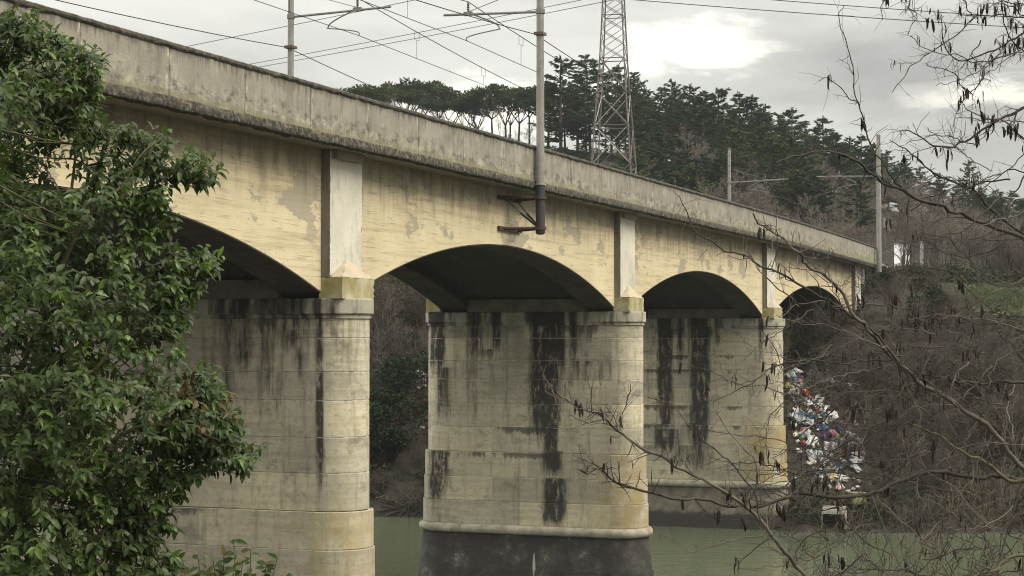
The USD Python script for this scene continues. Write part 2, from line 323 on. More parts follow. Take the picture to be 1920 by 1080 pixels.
npl = g.noise(g.mp(o, (2.0, 1, 3.0), (1, 5, 2)), 1.0, 7.0, 0.75)
lz = g.mr(g.m('add', z, g.m('multiply', g.m('subtract', npl, 0.5), 0.9)), 16.62, 16.35)
c = g.mix(g.m('multiply', lz, g.mr(npl, 0.52, 0.60, 0.0, 0.75)), c, (0.36, 0.33, 0.25))
c = g.mix(g.m('multiply', lz, g.mr(npl, 0.49, 0.42, 0.0, 0.8)), c, (0.085, 0.077, 0.055))
tp_ = g.mr(g.m('add', z, g.m('multiply', g.m('subtract', g.noise(g.mp(o, (5.0, 1, 0.7)), 1.0, 7.0, 0.75), 0.5), 1.7)), 16.95, 17.3)
c = g.mix(g.m('multiply', tp_, 0.8), c, (0.055, 0.05, 0.036))
low = g.m('add', z, g.m('multiply', g.noise(g.mp(o, (1.2, 1, 3)), 1.0, 5.0, 0.7), -0.5))
c = g.mix(g.mr(low, 16.0, 15.85, 0.0, 0.6), c, (0.16, 0.15, 0.08))
M['parapet'] = g.pbr('parapet_concrete', c, 0.93, g.m('add', nv, n2), 0.02, 0.7)

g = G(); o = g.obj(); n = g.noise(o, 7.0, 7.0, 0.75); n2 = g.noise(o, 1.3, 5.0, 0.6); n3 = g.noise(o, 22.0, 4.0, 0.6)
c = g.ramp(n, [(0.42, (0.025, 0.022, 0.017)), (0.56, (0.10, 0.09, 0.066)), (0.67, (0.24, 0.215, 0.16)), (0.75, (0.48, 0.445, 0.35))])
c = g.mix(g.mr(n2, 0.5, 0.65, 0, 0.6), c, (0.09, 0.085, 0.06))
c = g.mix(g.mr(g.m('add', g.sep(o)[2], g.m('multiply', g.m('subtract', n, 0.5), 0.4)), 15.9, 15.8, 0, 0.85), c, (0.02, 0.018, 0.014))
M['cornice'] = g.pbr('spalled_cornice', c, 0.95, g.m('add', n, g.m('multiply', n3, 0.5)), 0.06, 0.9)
g = G(); o = g.obj(); n = g.noise(o, 4.0, 6.0, 0.7)
M['coping'] = g.pbr('mossy_coping', g.ramp(n, [(0.35, (0.022, 0.02, 0.014)), (0.55, (0.06, 0.052, 0.036)), (0.72, (0.16, 0.145, 0.105))]), 0.95, n, 0.05, 0.9)
g = G(); o = g.obj(); n = g.noise(g.mp(o, (1, 1.0, 1)), 1.2, 5.0, 0.6)
M['soffit'] = g.pbr('deck_soffit', g.ramp(n, [(0.3, (0.16, 0.145, 0.11)), (0.7, (0.26, 0.24, 0.18))]), 0.95, n, 0.02)

g = G(); o = g.obj(); n = g.noise(o, 0.9, 5.0, 0.6); nv = g.noise(g.mp(o, (3.5, 3.5, 0.6)), 1.0, 6.0, 0.7); n2 = g.noise(o, 12.0, 5.0, 0.6)
c = g.ramp(n, [(0.3, (0.42, 0.40, 0.335)), (0.7, (0.55, 0.525, 0.44))])
c = g.mix(g.mr(nv, 0.52, 0.70, 0, 0.75), c, (0.22, 0.205, 0.16))
nq = g.noise(g.mp(o, (1.3, 1.3, 0.9), (4, 4, 2)), 1.0, 6.0, 0.65)
c = g.mix(g.mr(nq, 0.55, 0.63, 0, 0.5), c, (0.33, 0.31, 0.255))
c = g.mix(g.mr(g.noise(g.mp(o, (9, 9, 1.2)), 1.0, 5.0, 0.7), 0.63, 0.7, 0, 0.7), c, (0.10, 0.092, 0.07))
M['pilaster'] = g.pbr('pale_pilaster', c, 0.93, n2, 0.015, 0.6)
g = G(); o = g.obj(); x, v, z = g.sep(o); n = g.noise(o, 1.6, 5.0, 0.6); nv = g.noise(g.mp(o, (4, 4, 0.8)), 1.0, 5.0, 0.7)
c = g.ramp(n, [(0.36, (0.36, 0.33, 0.235)), (0.50, (0.27, 0.24, 0.13)), (0.66, (0.20, 0.175, 0.055))])
c = g.mix(g.mr(nv, 0.6, 0.72, 0, 0.8), c, (0.08, 0.075, 0.05))
M['block'] = g.pbr('lichened_block', c, 0.93, nv, 0.02)
g = G(); o = g.obj(); n = g.noise(o, 2.5, 5.0)
M['foot'] = g.pbr('pinkish_mortar_foot', g.ramp(n, [(0.3, (0.33, 0.285, 0.21)), (0.7, (0.43, 0.37, 0.275))]), 0.93, n, 0.02)

def plain(name, a, b, scale=6.0, rough=0.6, metallic=0.0, **kw):
    g = G(); o = g.obj(); n = g.noise(o, scale, 5.0, 0.6)
    return g.pbr(name, g.ramp(n, [(0.3, a), (0.7, b)]), rough, n, 0.005, 0.4, metallic=metallic, **kw)
M['mast'] = plain('galvanised_mast', (0.15, 0.142, 0.125), (0.24, 0.226, 0.2), 3.0, 0.6)
M['sleeve'] = plain('black_mast_sleeve', (0.012, 0.012, 0.013), (0.028, 0.027, 0.027), 5.0, 0.55)
M['rust'] = plain('rusty_bracket', (0.022, 0.013, 0.010), (0.06, 0.032, 0.022), 9.0, 0.8)
M['arm'] = plain('cantilever_steel', (0.10, 0.10, 0.095), (0.18, 0.175, 0.165), 5.0, 0.55)
M['wire'] = plain('line_wire', (0.02, 0.019, 0.018), (0.035, 0.033, 0.032), 5.0, 0.8, specular_ior_level=0.1)
M['insulator'] = plain('brown_insulator', (0.05, 0.03, 0.02), (0.09, 0.055, 0.035), 8.0, 0.3)
M['tower'] = plain('rusting_tower_steel', (0.062, 0.05, 0.044), (0.11, 0.098, 0.088), 2.0, 0.7)
M['tower_pale'] = plain('bare_tower_steel', (0.20, 0.18, 0.155), (0.29, 0.27, 0.24), 2.0, 0.6)
M['ballast'] = plain('track_ballast', (0.10, 0.09, 0.08), (0.22, 0.2, 0.18), 9.0, 0.95)

g = G(); o = g('geometry', 'position'); n1 = g.noise(o, 0.12, 6.0, 0.65); n2 = g.noise(o, 1.4, 6.0, 0.7); n3 = g.noise(o, 6.0, 4.0, 0.7)
c = g.ramp(n2, [(0.32, (0.014, 0.012, 0.008)), (0.52, (0.034, 0.028, 0.019)), (0.7, (0.07, 0.058, 0.04))])
c = g.mix(g.mr(n1, 0.5, 0.62, 0, 0.6), c, g.ramp(n3, [(0.3, (0.014, 0.018, 0.008)), (0.7, (0.038, 0.044, 0.02))]))
M['earth'] = g.pbr('litter_covered_earth', c, 0.97, g.m('add', n2, g.m('multiply', n3, 0.5)), 0.25, 1.0)
g = G(); o = g('geometry', 'position'); n2 = g.noise(o, 1.0, 5.0, 0.7)
M['grass'] = g.pbr('rough_grass', g.ramp(n2, [(0.3, (0.035, 0.045, 0.018)), (0.7, (0.075, 0.088, 0.036))]), 0.97, n2, 0.2)

g = G(); o = g('geometry', 'position')
w1 = g.noise(g.mp(o, (0.5, 1.1, 1)), 1.0, 4.0, 0.6); w2 = g.noise(g.mp(o, (2.0, 4.0, 1)), 1.0, 3.0, 0.6)
cw = g.ramp(g.noise(o, 0.05, 3.0), [(0.3, (0.042, 0.050, 0.029)), (0.7, (0.056, 0.065, 0.038))])
nrmw = g('bump', 'normal', height=g.m('add', g.m('multiply', w1, 0.7), g.m('multiply', w2, 0.25)), strength=0.7, distance=0.09)
M['water'] = g.done('green_river_water', g('principled_bsdf', 'BSDF', base_color=cw, roughness=0.06, ior=1.33, specular_ior_level=0.5, normal=nrmw))

def leafmat(name, a, b, tr=0.3, rough=0.45, spec=0.5):
    g = G(); r = g('geometry', 'random_per_island'); c = g.ramp(r, [(0.0, a), (0.75, b), (1.0, tuple(x * 1.6 for x in b))])
    if name in ('cedar_needles', 'pine_needles'): c = g.mix(1.0, c, g.ramp(g('object_info', 'random'), [(0.0, (0.62, 0.66, 0.72)), (0.4, (0.95, 0.95, 0.9)), (0.75, (1.25, 1.15, 0.85)), (1.0, (1.7, 1.45, 0.95))]), 'multiply')
    p = g('principled_bsdf', 'BSDF', base_color=c, roughness=rough, specular_ior_level=spec)
    t = g('translucent_bsdf', 'BSDF', color=g.mix(1.0, c, (1.6, 1.7, 0.8), 'multiply'))
    return g.done(name, g('mix_closure', 'closure', fac=tr, closure1=p, closure2=t))
M['privet'] = leafmat('glossy_evergreen_leaf', (0.037, 0.062, 0.014), (0.086, 0.120, 0.030), 0.3, 0.48, 0.38)
M['privet_new'] = leafmat('young_yellow_green_leaf', (0.07, 0.12, 0.02), (0.13, 0.19, 0.04), 0.3, 0.4, 0.4)
M['privet_old'] = leafmat('brownish_leaf', (0.085, 0.068, 0.025), (0.14, 0.105, 0.04), 0.3, 0.6, 0.3)
M['cedar'] = leafmat('cedar_needles', (0.026, 0.044, 0.024), (0.05, 0.074, 0.038), 0.15, 0.8, 0.2)
M['pine'] = leafmat('pine_needles', (0.024, 0.038, 0.02), (0.05, 0.066, 0.032), 0.15, 0.8, 0.2)
M['ivy'] = leafmat('ivy_leaf', (0.011, 0.020, 0.008), (0.026, 0.038, 0.014), 0.12, 0.75, 0.15)
M['olive'] = leafmat('dull_olive_leaf', (0.022, 0.026, 0.009), (0.055, 0.058, 0.022), 0.15, 0.7, 0.25)
M['dryleaf'] = leafmat('withered_leaf', (0.034, 0.026, 0.015), (0.075, 0.058, 0.034), 0.2, 0.8, 0.2)
def bark(name, a, b):
    g = G(); o = g('geometry', 'position'); n = g.noise(g.mp(o, (1, 1, 0.3)), 9.0, 5.0, 0.65)
    return g.pbr(name, g.ramp(n, [(0.3, a), (0.7, b)]), 0.9, n, 0.02, 0.7)
M['bark_dark'] = bark('dark_wet_bark', (0.016, 0.012, 0.009), (0.045, 0.036, 0.026))
M['bark_pale'] = bark('pale_branch_bark', (0.045, 0.037, 0.026), (0.115, 0.098, 0.072))
M['bark_moss'] = bark('mossy_bark', (0.042, 0.038, 0.016), (0.10, 0.09, 0.038))
M['twig_grey'] = bark('grey_brown_twigs', (0.034, 0.027, 0.020), (0.078, 0.063, 0.046))
M['twig_brown'] = bark('brown_twigs', (0.030, 0.020, 0.013), (0.075, 0.052, 0.032))
M['twig_hill'] = bark('hill_wood_twigs', (0.07, 0.056, 0.043), (0.15, 0.122, 0.094))
M['trunk'] = bark('conifer_trunk', (0.035, 0.028, 0.022), (0.085, 0.068, 0.052))
M['pod'] = leafmat('dry_seed_pod', (0.018, 0.012, 0.008), (0.04, 0.026, 0.016), 0.1, 0.7, 0.3)

# ------------------------------------------------------------------ ground, water, hill
def sm(x, a, b):
    t = np.clip((x - a) / (b - a), 0, 1); return t * t * (3 - 2 * t)
CX = [-400, 600, 900, 1050, 1200, 1400, 1500, 1600, 1700, 1800, 1900, 2300]
CZ = [22, 24, 24, 25.5, 25, 22, 20, 18.3, 16.5, 15, 14, 9]
def shore(X): return 107 - 9 * sm(X, 9, 16.5)
def ground_z(X, Y):
    X, Y = np.asarray(X, float), np.asarray(Y, float)
    near = np.interp(Y, [-400, 2, 30, 50, 60], [8.9, 8.9, 2.6, -2.5, -3.0])
    u = Y - shore(X)
    far = np.interp(u, [-30, -4, 0, 1.2, 27, 34, 48], [-3, -1.6, -0.15, 0.7, 12.4, 14.6, 15.0])
    xs = 960 + F * X / np.maximum(Y, 20)
    crest = np.interp(xs, CX, CZ) + EYE
    t = sm(Y, 148, 252)
    hill = 15 + (crest - 15) * t
    hill = hill - 0.05 * np.maximum(Y - 256, 0)
    far = np.where(u > 48, np.maximum(hill, 4.0), far)
    far = np.where((u > 34), 15.0 * (1 - sm(Y, 148, 160)) + np.maximum(hill, -4) * sm(Y, 148, 160), far)
    z = np.where(Y < 58, near, far)
    P = np.stack([X, Y, np.zeros_like(X)], -1)
    amp = np.where(Y > 140, 1.6, 0.7) * sm(np.abs(Y - 60), 2, 12)
    return z + (meshkit.fbm(P * 0.16, 4, 5) - 0.5) * amp + (meshkit.fbm(P * 0.9, 3, 9) - 0.5) * 0.35 * sm(np.abs(Y - 60), 2, 12)
def sheet(xs, ys, zf=None):
    X, Y = np.meshgrid(xs, ys, indexing='ij'); Z = ground_z(X, Y) if zf is None else zf(X, Y)
    n, m = X.shape; i = np.arange(n * m).reshape(n, m)
    return np.stack([X, Y, Z], -1).reshape(-1, 3), np.stack([i[:-1, :-1], i[1:, :-1], i[1:, 1:], i[:-1, 1:]], -1).reshape(-1, 4)
ys = np.concatenate([[-1200, -600, -300, -100, -40], np.arange(-15, 94, 1.6), np.arange(94, 150, 0.6), np.arange(150, 280, 2.0), [290, 310, 350, 420, 560, 800, 1200, 1500]])
xs = np.concatenate([[-1200, -800, -400, -220, -130, -90], np.arange(-70, -20, 2.0), np.arange(-20, 46, 0.6), np.arange(46, 110, 2.0), [125, 150, 220, 400, 800, 1200]])
single('ground', sheet(xs, ys), M['earth'], 'brown river banks and wooded hill rising behind the bridge', kind='structure', smooth=True)
wy = [30, 58, 80, 112, 125]
single('river', (np.array([(x, y, 0.0) for x in (-900, 900) for y in (25, 118)]), np.array([(0, 2, 3, 1)])), M['water'], 'still murky green river under the bridge', kind='structure')

hz = usdkit.material(stage, '/World/Looks/haze_air', {'v': ('principled_volume', {'color': (0.82, 0.86, 0.9), 'density': 0.00012, 'anisotropy': 0.2})}, [], volume='v.volume')
single('haze', cat([box(-1300, 1300, -1300, 1600, -12.0, 75.0)]), hz, 'thin winter haze over the valley', 'haze', kind='stuff')
def rough(mesh, amp, edge=0.14, seed=0, chip=0.03):
    """subdivides a convex block and roughens its faces, with chipped arrises"""
    v, f = mesh; f = np.asarray(f)
    if f.shape[1] == 4: f = np.vstack([f[:, [0, 1, 2]], f[:, [0, 2, 3]]])
    m = trimesh.Trimesh(v, f, process=True); m.fix_normals(); c = m.vertices.mean(0); hull = m.copy()
    v, f = trimesh.remesh.subdivide_to_size(m.vertices, m.faces, edge); m = trimesh.Trimesh(v, f, process=True)
    q = m.vertices.copy(); d = np.stack([np.abs((q - hull.triangles[k][0]) @ hull.face_normals[k]) for k in range(len(hull.faces))], 1)
    u = np.unique(np.round(hull.face_normals, 3), axis=0); on = np.zeros((len(q), len(u)), bool)
    for k in range(len(hull.faces)): on[:, np.argmin(np.linalg.norm(u - hull.face_normals[k], axis=1))] |= d[:, k] < 1e-4
    ne = on.sum(1); n = nrm(on.astype(float) @ u + 1e-9)
    a = (meshkit.fbm(q * 2.5 + seed, 4, seed) - 0.5) * amp; e = np.maximum(meshkit.fbm(q * 5.0 + 30 + seed, 3, seed + 1) - 0.47, 0) * chip * 10
    return q + n * (a - np.where(ne > 1, e, 0))[:, None], m.faces
# ------------------------------------------------------------------ the bridge
br = thing('railway_bridge', 'long concrete railway bridge of low arches on round-nosed stained piers', 'bridge', loc=(O[0], O[1], 0), rz=90 - math.degrees(TH))
rng = np.random.default_rng(7)
VC0, VC1, RP = 0.12, 7.78, 1.02
TE = 83.0
def droop(t): return -0.30 * np.clip((np.asarray(t, float) - 45) / 38, 0, 1.3) ** 2
def stadium(r, n=16):
    a = np.linspace(0, np.pi, n + 1)
    near = np.stack([r * np.cos(np.pi + a), VC0 + r * np.sin(np.pi + a)], 1)      # from t=-r round the near nose to t=+r
    far = np.stack([r * np.cos(a), VC1 + r * np.sin(a)], 1)
    return near, far
def ring_strip(pts_of_r, r, z0, z1, ch=0.025, t0=0.0, lip=0.05):
    """outer face of a block with chamfered edges; pts_of_r(r) gives the plan line"""
    prof = [(r - lip, z0 + 0.002), (r - ch, z0 + 0.002), (r, z0 + ch), (r, z1 - ch), (r - ch, z1 - 0.002), (r - lip, z1 - 0.002)]
    rows = [np.c_[pts_of_r(a), np.full(len(pts_of_r(a)), b)] for a, b in prof]
    n = len(rows[0]); v = np.vstack(rows); v[:, 0] += t0; f = []
    for k in range(len(prof) - 1):
        for i in range(n - 1): f.append((k * n + i, k * n + i + 1, (k + 1) * n + i + 1, (k + 1) * n + i))
    f = np.array(f)
    return v, f
def loft(rz, t0=0.0, n=16):
    """closed stadium solid of revolution-like profile [(r, z), ...]"""
    rows = []
    for r, z in rz:
        a, b = stadium(r, n); p = np.vstack([a, b]); rows.append(np.c_[p, np.full(len(p), z)])
    N = len(rows[0]); v = np.vstack(rows); v[:, 0] += t0; f = []
    for k in range(len(rz) - 1):
        for i in range(N):
            j = (i + 1) % N; f.append((k * N + i, k * N + j, (k + 1) * N + j, (k + 1) * N + i))
    f = np.array(f); f = np.vstack([f[:, [0, 1, 2]], f[:, [0, 2, 3]]])
    top = [((len(rz) - 1) * N, (len(rz) - 1) * N + i, (len(rz) - 1) * N + i + 1) for i in range(1, N - 1)]
    bot = [(0, i + 1, i) for i in range(1, N - 1)]
    return v, np.vstack([f, top, bot])
COURSE = [11.18, 10.52, 9.57, 8.77, 7.74, 6.74, 5.68, 4.62, 3.6, 2.62]
STEP = [0, 0, 0, 0, 0, 0, 0.13, 0.17, 0.21]
for i in range(-1, 4):
    t0 = i * S; pm = M['pier'][i] if 0 <= i <= 2 else M['pier'][3]
    pier = UsdGeom.Xform.Define(stage, numbered(str(br.GetPath()), 'pier')).GetPrim()
    data(pier, label='round-nosed concrete pier of stacked block courses')
    part(pier, 'core', loft([(RP - 0.012, 5.7), (RP - 0.012, 11.2)], t0), M['joint'], 40)
    part(pier, 'core', loft([(RP + 0.085, 2.6), (RP + 0.085, 5.65)], t0), M['joint'], 40)
    for k in range(9):
        z1, z0, r = COURSE[k], COURSE[k + 1], RP + STEP[k]
        def nose(sg):
            def fn(rr):
                a, b = stadium(rr); return a if sg < 0 else b
            return fn
        def side(sg, va, vb):
            def fn(rr):
                q = np.linspace(va, vb, 6) + 0.0
                e = rr - r                                   # chamfer the end faces with the same inset
                q[0] -= e; q[-1] += e
                q = q if sg > 0 else q[::-1]
                return np.c_[np.full(6, sg * rr), q]
            return fn
        part(pier, 'block', ring_strip(nose(-1), r + rng.uniform(-0.004, 0.004), z0, z1, 0.022, t0), pm, 40)
        part(pier, 'block', ring_strip(nose(1), r + rng.uniform(-0.004, 0.004), z0, z1, 0.022, t0), pm, 40)
        cut = [(0.5, ), (0.33, 0.7)][k % 2]
        ed = [VC0] + [VC0 + (VC1 - VC0) * (q + rng.uniform(-0.03, 0.03)) for q in cut] + [VC1]
        for sg in (-1, 1):
            for a, b in zip(ed[:-1], ed[1:]):
                part(pier, 'block', ring_strip(side(sg, a, b), r, z0, z1, 0.012 if rng.random() < 0.6 else 0.022, t0), pm, 40)
    a = np.linspace(-np.pi / 2, np.pi / 2, 9)
    part(pier, 'moulding', loft([(RP + 0.1, 2.18)] + [(RP + 0.2 + 0.2 * math.cos(q), 2.42 + 0.2 * math.sin(q)) for q in a] + [(RP + 0.1, 2.63)], t0), M['torus'], 40)
    part(pier, 'footing', loft([(RP + 0.55, -4), (RP + 0.42, 0.75), (RP + 0.36, 0.82), (RP + 0.22, 2.2)], t0), M['pier_foot'] if i < 2 else M['foot_dry'], 40)
    part(pier, 'cap', loft([(RP + 0.01, 11.06), (RP + 0.05, 11.07), (RP + 0.05, 11.17), (RP + 0.10, 11.19), (RP + 0.12, 11.22), (RP + 0.12, 11.6), (RP + 0.09, 11.63)], t0), M['caps'][i if 0 <= i <= 2 else 3], 30)
    part(pier, 'saddle', box(t0 - 1.1, t0 + 1.1, 1.31, 6.59, 11.62, 12.17), M['saddle'])
    for vs, ve, sg in ((0.0, 0.0, -1), (7.9, 7.9, 1)):
        pil = part(pier, 'pilaster', rough(box(t0 - 1.02, t0 + 1.02, vs + (-0.274 if sg < 0 else -0.05), vs + (0.05 if sg < 0 else 0.274), 12.21, 15.80), 0.012, 0.12, i + 3, 0.022), M['pilaster'])
        part(pier, 'pilaster_side', box(t0 - 1.034, t0 - 1.028, vs + (-0.27 if sg < 0 else 0.0), vs + (-0.001 if sg < 0 else 0.27), 12.23, 15.79), M['side'], label='dark grey side of the pilaster')  # thin darker grey sheet over one side of the pilaster
        part(pier, 'pedestal', rough(box(t0 - 1.032, t0 + 1.032, vs + (-0.664 if sg < 0 else -0.06), vs + (0.06 if sg < 0 else 0.664), 11.62, 12.22), 0.02, 0.1, i + 9, 0.035), M['block'])
        y0, y1 = vs + sg * 0.276, vs + sg * 0.655
        v = np.array([(t0 - 1.0, y0, 12.222), (t0 + 1.0, y0, 12.222), (t0 + 1.0, y1, 12.222), (t0 - 1.0, y1, 12.222), (t0 + 0.02, y0, 12.78)])
        f = np.array([(0, 3, 4), (3, 2, 4), (2, 1, 4), (0, 4, 1)]) if sg < 0 else np.array([(0, 4, 3), (3, 4, 2), (2, 4, 1), (0, 1, 4)])
        part(pier, 'sloped_foot', rough((v, f), 0.035, 0.09, i + 5, 0.03), M['foot'], 40)
        part(pier, 'corbel', box(t0 - 0.9, t0 + 0.75, vs + sg * 0.274, vs + sg * 0.46, 15.55, 15.80), M['soffit']) if sg < 0 else None

def arch_poly(t0, dz=0.0, ext=0.0):
    u = np.linspace(-12.8, 12.8, 45); zc = 13.80 - 39.0; z = zc + np.sqrt((39.0 + dz) ** 2 - u ** 2)
    a = [(t0, 15.80), (t0, 11.63), (t0 + 0.515, 11.63)] + [(t0 + S / 2 + q, w) for q, w in zip(u, z)] + [(t0 + S - 0.515, 11.63), (t0 + S, 11.63), (t0 + S, 15.80)]
    return Polygon(a)
def extr(poly, v0, v1):
    m = trimesh.creation.extrude_polygon(poly, v1 - v0, engine='earcut'); q = m.vertices
    return np.c_[q[:, 0], q[:, 2] + v0, q[:, 1]], m.faces[:, ::-1]
for i in range(-2, 3):
    t0 = i * S
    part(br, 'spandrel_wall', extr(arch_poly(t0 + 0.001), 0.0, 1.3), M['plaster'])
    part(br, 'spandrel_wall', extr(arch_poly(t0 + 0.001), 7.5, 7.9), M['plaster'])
    part(br, 'arch_rib', extr(arch_poly(t0 + 0.001), 6.6, 7.499), M['vault'])  # inner slice of the far spandrel, arch shade painted into its colour
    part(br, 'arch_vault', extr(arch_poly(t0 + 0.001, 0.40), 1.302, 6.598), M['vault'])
    ua = np.linspace(-12.7, 12.7, 49)
    for va, vb in ((0.012, 1.31), (6.59, 7.888)):           # thin dark lining, painted-in shade under each arch ring
        lo, hi = [np.c_[t0 + S / 2 + ua, 13.80 - 39.0 + np.sqrt(R_ ** 2 - ua ** 2)] for R_ in (38.965, 38.996)]
        pr_ = np.vstack([lo, hi[::-1]])
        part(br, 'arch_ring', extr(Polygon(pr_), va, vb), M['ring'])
# abutment behind the last pilaster
part(br, 'abutment', box(3 * S - 0.98, 3 * S + 4.2, 0.03, 7.87, 4.0, 15.5), M['cap'])
# deck slab, fascia, parapet
def strip(t0, t1, prof, n, amp=0.0, seed=0, fr=(2.2, 9.0)):
    """a bar along the track with the closed profile [(v, z)], its surface roughened"""
    ts = np.linspace(t0, t1, n); P = len(prof); pr = np.array(prof, float)
    v = np.zeros((n, P, 3)); v[:, :, 0] = ts[:, None]; v[:, :, 1] = pr[None, :, 0]; v[:, :, 2] = pr[None, :, 1] + droop(ts)[:, None]
    if amp:
        q = v.reshape(-1, 3); m = (meshkit.fbm(q * fr[0], 3, seed) - 0.5) * 1.3 + (meshkit.fbm(q * fr[1], 2, seed + 9) - 0.5)
        m2 = (meshkit.fbm(q * fr[0] * 1.3 + 40, 3, seed + 4) - 0.5) * 1.3 + (meshkit.fbm(q * fr[1] + 17, 2, seed + 2) - 0.5)
        w = (np.arange(n) > 0) & (np.arange(n) < n - 1)
        v[:, :, 1] += m.reshape(n, P) * amp; v[:, :, 2] += m2.reshape(n, P) * amp * (pr[None, :, 1] < pr[:, 1].max() - 1e-6)
    idx = np.arange(n * P).reshape(n, P); f = []
    for k in range(P):
        k2 = (k + 1) % P; f.append(np.stack([idx[:-1, k], idx[1:, k], idx[1:, k2], idx[:-1, k2]], 1))
    f = np.vstack(f); f = np.vstack([f[:, [0, 1, 2]], f[:, [0, 2, 3]]])
    e0 = [(idx[0, 0], idx[0, k], idx[0, k + 1]) for k in range(1, P - 1)]; e1 = [(idx[-1, 0], idx[-1, k + 1], idx[-1, k]) for k in range(1, P - 1)]
    return v.reshape(-1, 3), np.vstack([f, e0, e1])
part(br, 'deck_slab', strip(-53, TE - 0.02, [(-0.93, 15.80), (8.83, 15.80), (8.83, 16.2), (-0.93, 16.2)], 60), M['soffit'])
part(br, 'ballast', strip(-53, TE + 40, [(-0.6, 16.21), (8.5, 16.21), (8.2, 16.5), (-0.3, 16.5)], 60), M['ballast'])
PL = 3.495; k = 0; t = -0.11 - 15 * PL
while t < TE - 0.05:
    e = min(t + PL, TE); n = 70 if t < 30 else 36
    gp = 0.012 if k % 1 == 0 else 0
    pan = part(br, 'parapet_panel', strip(t + gp, e - gp, [(-0.86, 16.0), (-0.86, 17.2), (-1.0, 17.2), (-1.0, 16.6), (-1.0, 16.2), (-1.0, 16.0)], 14, 0.012, 3), M['parapet'])
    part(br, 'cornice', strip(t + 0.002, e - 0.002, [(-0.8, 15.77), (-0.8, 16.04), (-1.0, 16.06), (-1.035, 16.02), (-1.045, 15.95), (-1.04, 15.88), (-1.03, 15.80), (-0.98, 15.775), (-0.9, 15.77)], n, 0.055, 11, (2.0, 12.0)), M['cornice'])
    part(br, 'coping', strip(t + 0.002, e - 0.002, [(-0.80, 17.20), (-0.80, 17.30), (-1.0, 17.31), (-1.05, 17.28), (-1.06, 17.22), (-1.03, 17.18)], n // 2, 0.04, 21), M['coping'])
    t = e; k += 1
part(br, 'far_parapet', strip(-53, TE, [(8.75, 16.0), (8.9, 16.0), (8.9, 17.25), (8.75, 17.25)], 60), M['parapet'])

# ------------------------------------------------------------------ catenary masts and wires
def W3(t, v, z): return bw(t, v, z)
def mast(name, label, t, v, z0, z1, arm_dir, r=0.13, arm_z=None, arm_len=3.6, group=None, hang=2.4, mat='mast', detail=True):
    o = W3(t, v, z0)
    m = thing(name, label, 'railway mast', group, loc=o, rz=90 - math.degrees(TH))
    H = z1 - z0
    part(m, 'pole', tube([(0, 0, 0), (0, 0, H * 0.5), (0, 0, H)], [r * 1.08, r, r * 0.85], 12), M[mat], 40)
    part(m, 'pole_cap', tube([(0, 0, H), (0, 0, H + 0.05)], [r * 0.95, r * 0.6], 12), M['arm'])
    for az in ([arm_z] if arm_z else []):
        h = az - z0; s = arm_dir
        part(m, 'cantilever_arm', tube([(0, 0, h - 0.12), (0, s * arm_len, h)], 0.045, 8), M['arm'], 40)
        part(m, 'stay_rod', tube([(0, 0, h + 0.9), (0, s * hang, h + 0.06)], 0.014, 6), M['arm'])
        part(m, 'clamp', tube([(0, 0, h - 0.18), (0, 0, h - 0.02)], r * 1.25, 12), M['arm'])
        if detail:
            part(m, 'insulator', tube([(0, s * hang, h + q) for q in (0.05, 0.12, 0.14, 0.2, 0.22, 0.28, 0.3, 0.42)], [0.03, 0.03, 0.06, 0.03, 0.06, 0.03, 0.055, 0.025], 10), M['insulator'])
            part(m, 'dropper_arm', tube(spline([(0, s * (hang - 0.15), h - 0.04), (0, s * (hang - 0.85), h - 0.32), (0, s * (hang - 1.15), h - 0.5), (0, s * (hang - 1.2), h - 0.62)], 10), 0.028, 8), M['arm'], 40)
            part(m, 'registration_arm', tube(spline([(0, s * (hang - 1.25), h - 0.63), (0, s * (hang - 0.4), h - 0.75), (0, s * (hang + 0.05), h - 0.86), (0, s * (hang + 0.05), h - 0.98)], 10), 0.022, 8), M['arm'], 40)
            part(m, 'bracket', box(-0.06, 0.06, s * hang - 0.16, s * hang + 0.16, h - 0.08, h + 0.06), M['arm'])
    return m
# near mast, clamped outside the parapet
mB = mast('catenary_mast', 'grey mast clamped outside the near parapet, black sleeve below the deck', 13.44, -1.2, 15.88, 26.5, 1, 0.135, 22.15, 3.7, hang=2.75)
part(mB, 'sleeve', tube([(0, 0, -1.66), (0, 0, 0.02)], 0.165, 14), M['sleeve'], 40)
part(mB, 'end_cap', tube([(0, 0, -1.72), (0, 0, -1.66)], [0.1, 0.19], 14), M['rust'])
part(mB, 'white_collar', tube([(0, 0, 0.02), (0, 0, 0.07)], 0.19, 14), M['tower_pale'])
for zz, nm in ((-0.42, 'upper_arm'), (-1.5, 'lower_arm')):
    part(mB, 'clamp', tube([(0, 0, zz - 0.06), (0, 0, zz + 0.06)], 0.215, 14), M['rust'])
    for tt in (-0.75, 0.75):
        part(mB, 'bracket_arm', prisms([(0, 0, zz)], [(tt, 1.16, zz - 0.02)], 0.06, 0.05, 4), M['rust'])
    part(mB, 'wall_rail', box(-1.1, 1.1, 1.1, 1.185, zz - 0.09, zz + 0.05), M['rust'])
for tt in (-0.6, 0.6):
    part(mB, 'strut', prisms([(0, 0.1, -1.42)], [(tt * 0.55, 0.62, -0.95)], 0.055, 0.055, 4), M['sleeve'])
    part(mB, 'tie_rod', prisms([(tt * 0.55, 0.62, -0.95)], [(tt, 1.15, -0.42)], 0.022, 0.022, 4), M['sleeve'])
mA = mast('catenary_mast', 'grey mast rising behind the deck, left of the pine row', 13.44, 8.7, 16.4, 26.5, -1, 0.115, 22.6, 4.1, hang=2.75)
